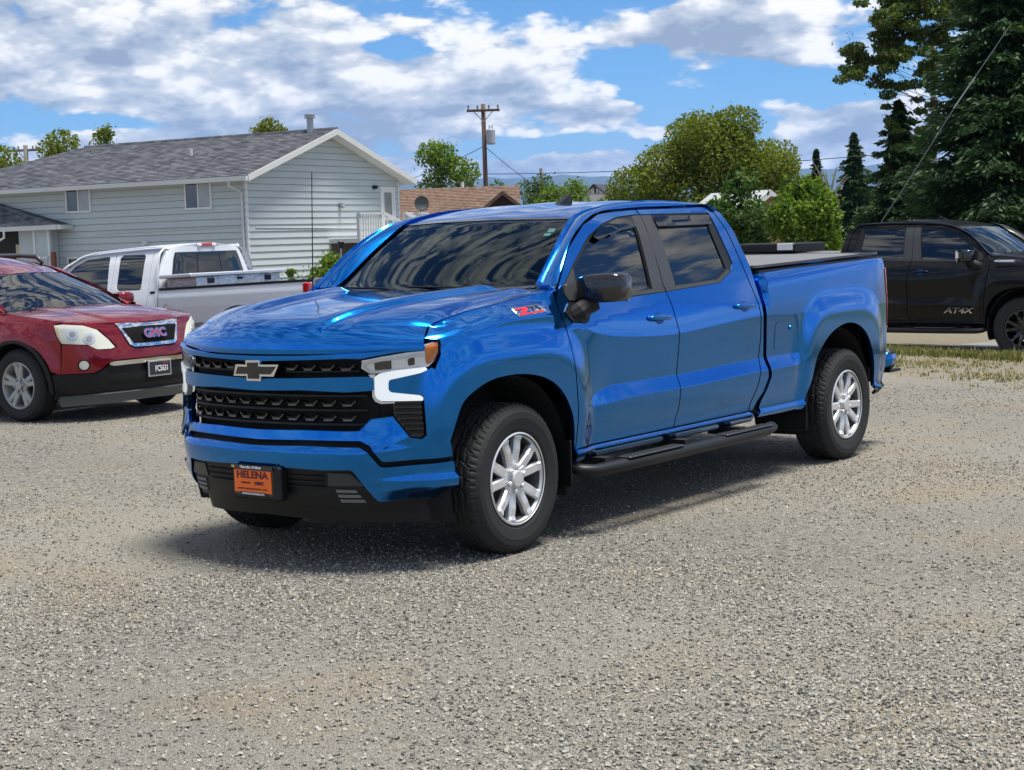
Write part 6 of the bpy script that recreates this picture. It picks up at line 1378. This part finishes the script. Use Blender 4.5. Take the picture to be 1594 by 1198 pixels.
    def roof(u, v):
        L = cR(v); t = 2*u-1; b_ = 1-np.abs(t)**2.4; return np.stack([L[:, 0]+(1-t*t)*.23*(1-v)**4, L[:, 1]*t, L[:, 2]+b_*(.035+.045*np.sin(np.pi*np.clip(v, 0, 1)*.9))], -1)
    grid('roof', roof, 40, 30, RED, T, solid=.02)
    O_ = np.array(spline([(-.22, .90, 1.075), (-.62, .84, 1.15), (-1.05, .74, 1.42), (-1.30, .70, 1.50), (-1.7, .70, 1.545), (-2.6, .70, 1.56), (-3.6, .66, 1.52)], 8)); cO, cE = ip(O_), ip(E)
    for mir in (False, True): grid('roof_pillar', lambda u, v: cO(u)*(1-v)[:, None]+cE(u)*v[:, None]+np.stack([0*v, .02*4*v*(1-v), .02*4*v*(1-v)], -1), 50, 6, RED, T, mir=mir, flip=True, solid=.02)
    for s_ in (1, -1): q = MB(); q.tube([(-1.35, s_*.58, 1.575), (-1.45, s_*.60, 1.645), (-1.7, s_*.60, 1.66), (-3.2, s_*.60, 1.67), (-3.4, s_*.58, 1.62)], [.02, .03, .025, .025, .02], 8); q.build('roof_rail', mat('dark roof rail', (.06, .06, .065), rough=.4), T, smooth=True)
    q = MB(); q.box((-2.1, 0, .58), (3.2, 1.5, .55)); q.box((.25, 0, .62), (.9, 1.0, .6)); q.box((-3.7, 0, .8), (.5, 1.5, .8)); q.build('underbody', DARK, T)
    for y in (.40, -.40): q = MB(); q.box((-1.35, y, 1.0), (.18, .5, .55), bev=.06); st = q.build('seat', SEAT, T); q = MB(); q.box((-1.42, y, 1.36), (.10, .26, .17), bev=.04); q.build('headrest', SEAT, st)
    q = MB(); q.box((-.62, 0, 1.0), (.5, 1.45, .16), bev=.05); q.build('dashboard', mat('grey dash', (.10, .10, .10), rough=.8), T)
    q = MB(); q.box((-4.02, 0, 1.05), (.08, 1.5, 1.0), bev=.03); q.build('tailgate', RED, T)
    for y0, y1 in ((-.62, .02), (.1, .66)): q = MB(); q.tube([(-.18, y0, 1.105), (-.26, (y0+y1)/2, 1.115), (-.30, y1, 1.12)], [.010, .008, .006], 6); q.build('wiper', BLACK_PL, T)
    ty, ba, rm = wheel_set(.370, .255, .235, 5, 90, .112, 10, rim_m=mat('dull alloy', (.42, .42, .40), rough=.45, metal=.5), barrel_m=mat('dull alloy', (.42, .42, .40)))
    for x, y, s_ in ((0, .86, 1), (0, -.86, -1), (-3.02, .86, 1), (-3.02, -.86, -1)): add_wheel(T, x, y, .366, s_, ty, ba, rm)
    # number plate
    xp = SW(np.array([a0]), np.array([.49]), 0.0)[0][0]+.035
    q = MB(); q.box((xp-.006, 0, .484), (.012, .32, .165), bev=.004); pl = q.build('number_plate', mat('plate frame silver', (.5, .5, .5), rough=.35, metal=.6), T)
    q = MB(); q.box((xp+.001, 0, .484), (.004, .285, .13), bev=.002); q.build('plate_face', mat('black plate face', (.02, .022, .03), rough=.4), pl)
    q = MB(); q.box((xp+.003, .075, .535), (.002, .09, .018)); q.build('plate_band', mat('dull red print', (.25, .02, .03), rough=.5), pl)
    lettering('plate_lettering', 'FCS631', .082, WHITE_PL, pl, (xp+.0035, .022, .478), (0, 1, 0), (0, 0, 1), depth=.001, bold=.0016, sx=.72)
build_suv()

# ------------------------------------------------------------------ white extended cab pickup; local frame starts at the tail
WHITE = paint('white truck paint', (.70, .72, .75), metal=0, rough=.35, dust=.15)
w_y = pch([(.25, .90), (.40, .945), (.55, .972), (.70, .985), (.95, .988), (1.10, .978), (1.20, .958), (1.32, .922), (1.55, .842), (1.72, .775), (1.82, .715), (1.90, .62)])
def WW(a, z, off=0.0):
    a = np.asarray(a, float); z = np.asarray(z, float)+0*a; bedy = np.interp(z, [.25, .5, .7, 1.1, 1.24, 1.30, 1.33], [.90, .96, .985, .985, .975, .955, .94])
    w_ = sst(2.44, 2.36, a); r = np.sqrt((a-1.0)**2+(z-.40)**2); return np.stack([a, w_y(z)*(1-w_)+bedy*w_+.02*sst(.70, .60, r)+off, z], -1)
def build_white():
    T = thing('pickup_truck', 'white extended cab pickup truck seen from behind, parked between red suv and house', 'pickup truck', (-8.015, -7.41, -.07)); T.rotation_euler = (0, math.radians(2.0), math.radians(-84.5))
    def pp(n, o, m, **k): return [patch(n, o, m, T, WW, mir=q, **k) for q in (False, True)]
    arch = [(1.0+.50*math.cos(t), .42+.56*math.sin(t)) for t in np.linspace(0, math.pi, 22)]
    pp('bed_side', [(0.0, .52), (.45, .46)]+arch[::-1]+[(1.6, .45), (2.34, .45), (2.34, 1.32), (.02, 1.325), (-.02, 1.30)], WHITE, step=.05, rim=.03)
    pp('arch_flare', [(1.0+.62*math.cos(t), .42+.67*math.sin(t)) for t in np.linspace(.2, math.pi-.2, 20)]+[(1.0+.50*math.cos(t), .42+.56*math.sin(t)) for t in np.linspace(math.pi-.1, .1, 20)], GLOSSBLK, step=.04, rim=.03, off=.015)
    sw = [(2.68, 1.36), (2.70, 1.34), (3.06, 1.345), (3.12, 1.38), (3.145, 1.76), (3.10, 1.80), (2.73, 1.79), (2.70, 1.76)]
    fw = [(3.27, 1.36), (4.25, 1.36), (4.05, 1.60), (3.93, 1.70), (3.74, 1.775), (3.36, 1.795), (3.33, 1.77)]
    pp('cab_side', [(2.38, .45), (2.545, .45), (2.545, 1.40), (2.575, 1.845), (2.42, 1.865), (2.40, 1.78), (2.38, 1.32)], WHITE, step=.04, rim=.03)
    pp('door', [(2.555, .45), (3.195, .45), (3.195, 1.33), (3.225, 1.845), (2.585, 1.845), (2.555, 1.40)], WHITE, holes=[sw], step=.04, rim=.03)
    pp('door', [(3.205, .45), (4.36, .45), (4.36, 1.30), (4.12, 1.62), (3.96, 1.735), (3.76, 1.815), (3.235, 1.845), (3.205, 1.33)], WHITE, holes=[fw], step=.04, rim=.03)
    for o in (sw, fw): pp('side_window', o, SIDEGLASS, step=.05, rim=0, off=-.012)
    pp('door_gap', [(2.54, .46), (2.56, .46), (2.56, 1.42), (2.58, 1.84), (2.57, 1.84), (2.54, 1.4)], DARK, rim=0, off=-.02); pp('door_gap', [(3.19, .46), (3.21, .46), (3.21, 1.34), (3.235, 1.84), (3.22, 1.84), (3.19, 1.3)], DARK, rim=0, off=-.02)
    pp('fender', [(4.37, .45), (4.45, .45)]+[(4.75+.45*math.cos(t), .42+.5*math.sin(t)) for t in np.linspace(math.pi, 0, 14)]+[(5.5, .5), (5.6, 1.0), (5.0, 1.13), (4.37, 1.20)], WHITE, step=.06, rim=.03)
    pp('side_moulding', [(1.60, .845), (2.34, .845), (2.34, .90), (1.60, .90)], mat('grey side moulding', (.20, .20, .21), rough=.5), step=.06, rim=.01, off=.010); pp('side_moulding', [(2.56, .845), (4.3, .845), (4.3, .90), (2.56, .90)], mat('grey side moulding', (.2, .2, .21)), step=.06, rim=.01, off=.010)
    for s_ in (1,):
        q = MB(); q.tube([(2.18+.085*math.cos(t), .988, 1.06+.085*math.sin(t)) for t in np.linspace(0, 6.283, 24)], .004, 4, cap=False); q.build('fuel_door', mat('grey seam', (.25, .26, .28), rough=.5), T)
        q = MB(); P = WW(np.array([2.47]), np.array([1.30]), .004)[0]; q.box(tuple(P), (.08, .006, .03)); q.build('badge', BLACK_PL, T)
    O_ = np.array(spline([(4.36, .93, 1.30), (4.12, .83, 1.62), (3.94, .765, 1.735), (3.7, .715, 1.82), (3.1, .70, 1.848), (2.55, .70, 1.850), (2.40, .68, 1.838)], 8)); ip = lambda C: (lambda t: np.stack([np.interp(t, np.linspace(0, 1, len(C)), C[:, k]) for k in range(3)], -1)); cR = ip(O_)
    def roof(u, v):
        L = cR(.32+.68*v); t = 2*u-1; b_ = 1-np.abs(t)**2.6; return np.stack([L[:, 0]+(1-t*t)*(.10*(1-v)**2-.05*v**6), L[:, 1]*t, L[:, 2]+b_*(.05+.015*np.sin(np.pi*v))], -1)
    grid('roof', roof, 40, 24, WHITE, T, solid=.02)
    def wsc(u, v):
        L = cR(.0+.32*v); t = 2*u-1; return np.stack([L[:, 0]+(1-t*t)*.22, L[:, 1]*t*.95, L[:, 2]+0*t], -1)
    grid('windscreen', wsc, 20, 10, SIDEGLASS, T)
    cF = ip(O_)
    for mir in (False, True): grid('roof_pillar', lambda u, v: cF(u*.98)+np.stack([0*v, -.03*(v-.5), .012+.0*v], -1)+np.stack([.02*np.sin(v*3.14), .012*np.sin(v*3.14), .02*np.sin(v*3.14)], -1), 40, 5, WHITE, T, mir=mir, flip=True, solid=.02)
    def back(u, v):
        z = .55+(1.87-.55)*v; t = 2*u-1; k = np.abs(t)**8; ys = np.interp(z, [.5, .95, 1.2, 1.32, 1.55, 1.72, 1.84, 1.87], [.96, .98, .955, .92, .842, .775, .70, .64]); return np.stack([2.33+.07*k+.03*sst(1.3, 1.87, z), ys*t, z], -1)
    grid('cab_back', back, 40, 24, WHITE, T, flip=True)
    bk = lambda u0, u1, v0, v1, d: (lambda u, v: back(u0+(u1-u0)*u, v0+(v1-v0)*v)-np.array([d, 0, 0]))
    rw = grid('rear_window', bk(.10, .90, .665, .94, .006), 20, 6, GLOSSBLK, T, flip=True)
    for u0, u1 in ((.115, .355), (.375, .625), (.645, .885)): grid('pane', bk(u0, u1, .68, .925, .010), 12, 6, SIDEGLASS, rw, flip=True)
    q = MB(); q.box((2.37, 0, 1.875), (.05, .34, .045), bev=.01); bl_ = q.build('brake_light', RED_LENS, T)
    for s_ in (1, -1): q = MB(); q.box((2.362, s_*.135, 1.875), (.05, .07, .04), bev=.008); q.build('cargo_lamp', WHITE_PL, bl_)
    for s_ in (1, -1):
        q = MB(); q.box((1.17, s_*.925, 1.335), (2.34, .075, .03), bev=.008); q.build('bed_rail', BLACK_PL, T)
        q = MB(); q.box((1.2, s_*.80, .95), (2.3, .03, .72)); q.build('bed_wall', WHITE, T)
        q = MB(); q.box((-.01, s_*.945, 1.20), (.09, .085, .22), bev=.015); q.box((-.01, s_*.945, 1.0), (.08, .08, .20), bev=.015); q.build('tail_light', RED_LENS, T)
        q = MB(); q.box((4.05, s_*1.06, 1.34), (.12, .2, .2), bev=.04); q.tube([(4.08, s_*.9, 1.30), (4.06, s_*1.0, 1.32)], .03, 6); q.build('mirror', BLACK_PL, T)
    q = MB(); q.box((-.02, 0, 1.0), (.05, 1.72, .60), bev=.015); q.build('tailgate', WHITE, T)
    q = MB(); q.box((-.13, 0, .60), (.18, 1.85, .18), bev=.03); q.build('rear_bumper', CHROME, T)
    q = MB(); q.box((1.2, 0, .62), (2.3, 1.5, .10)); q.box((3.9, 0, .62), (3.0, 1.5, .3)); q.box((5.1, 0, .8), (.9, 1.1, .5)); q.build('underbody', DARK, T)
    grid('bonnet', lambda u, v: np.stack([4.35+1.25*v, (2*u-1)*.86*(1-.06*v), 1.235-.10*v**1.5-.05*np.abs(2*u-1)**3], -1), 20, 12, WHITE, T, flip=True, solid=.02)
    q = MB(); q.box((5.62, 0, .80), (.12, 1.7, .55), bev=.04); q.build('front_grille', CHROME, T)
    ty, ba, rm = wheel_set(.375, .245, .225, 5, 90, .10, 12)
    for x, y, s_ in ((4.75, .82, 1), (4.75, -.82, -1), (1.0, .82, 1), (1.0, -.82, -1)): add_wheel(T, x, y, .37, s_, ty, ba, rm)
    # cross-bed toolbox, standing in the bed
    B = thing('toolbox', 'diamond plate aluminium toolbox lying across the bed of the white pickup', 'toolbox'); B.matrix_world = T.matrix_world.copy()
    bpy.context.view_layer.update(); B.matrix_world = T.matrix_world.copy()
    DIA = bpy.data.materials.new('diamond plate'); DIA.use_nodes = True; t = NT(DIA.node_tree); b = t.n['Principled BSDF']; PP = t.new('ShaderNodeTexCoord').outputs['Object']
    v = t.new('ShaderNodeTexVoronoi'); t.put(v.inputs['Vector'], PP); v.inputs['Scale'].default_value = 28; t.l.new(t.ramp(v.outputs['Distance'], [(0, (.85, .86, .88)), (.5, (.55, .57, .6))]), b.inputs['Base Color']); b.inputs['Metallic'].default_value = .85; b.inputs['Roughness'].default_value = .32; t.l.new(t.bump(v.outputs['Distance'], .6, .004), b.inputs['Normal'])
    q = MB(); q.box((2.08, 0, 1.36), (.50, 1.62, .20), bev=.01); q.build('box_body', DIA, B)
    q = MB(); q.box((2.08, 0, 1.485), (.54, 1.86, .05), bev=.012); lid = q.build('lid', mat('brushed aluminium', (.75, .76, .78), rough=.35, metal=.8), B)
    for y in (.55, -.55): q = MB(); q.box((1.825, y, 1.41), (.012, .12, .07), bev=.003); q.build('latch', GLOSSBLK, B)
    q = MB(); q.box((1.826, 0, 1.42), (.008, .11, .035), bev=.003); q.build('maker_tag', GLOSSBLK, B)
    for y in (.25, -.25): q = MB(); q.box((1.828, y, 1.40), (.004, .30, .12)); q.build('front_panel', DIA, B)
build_white()
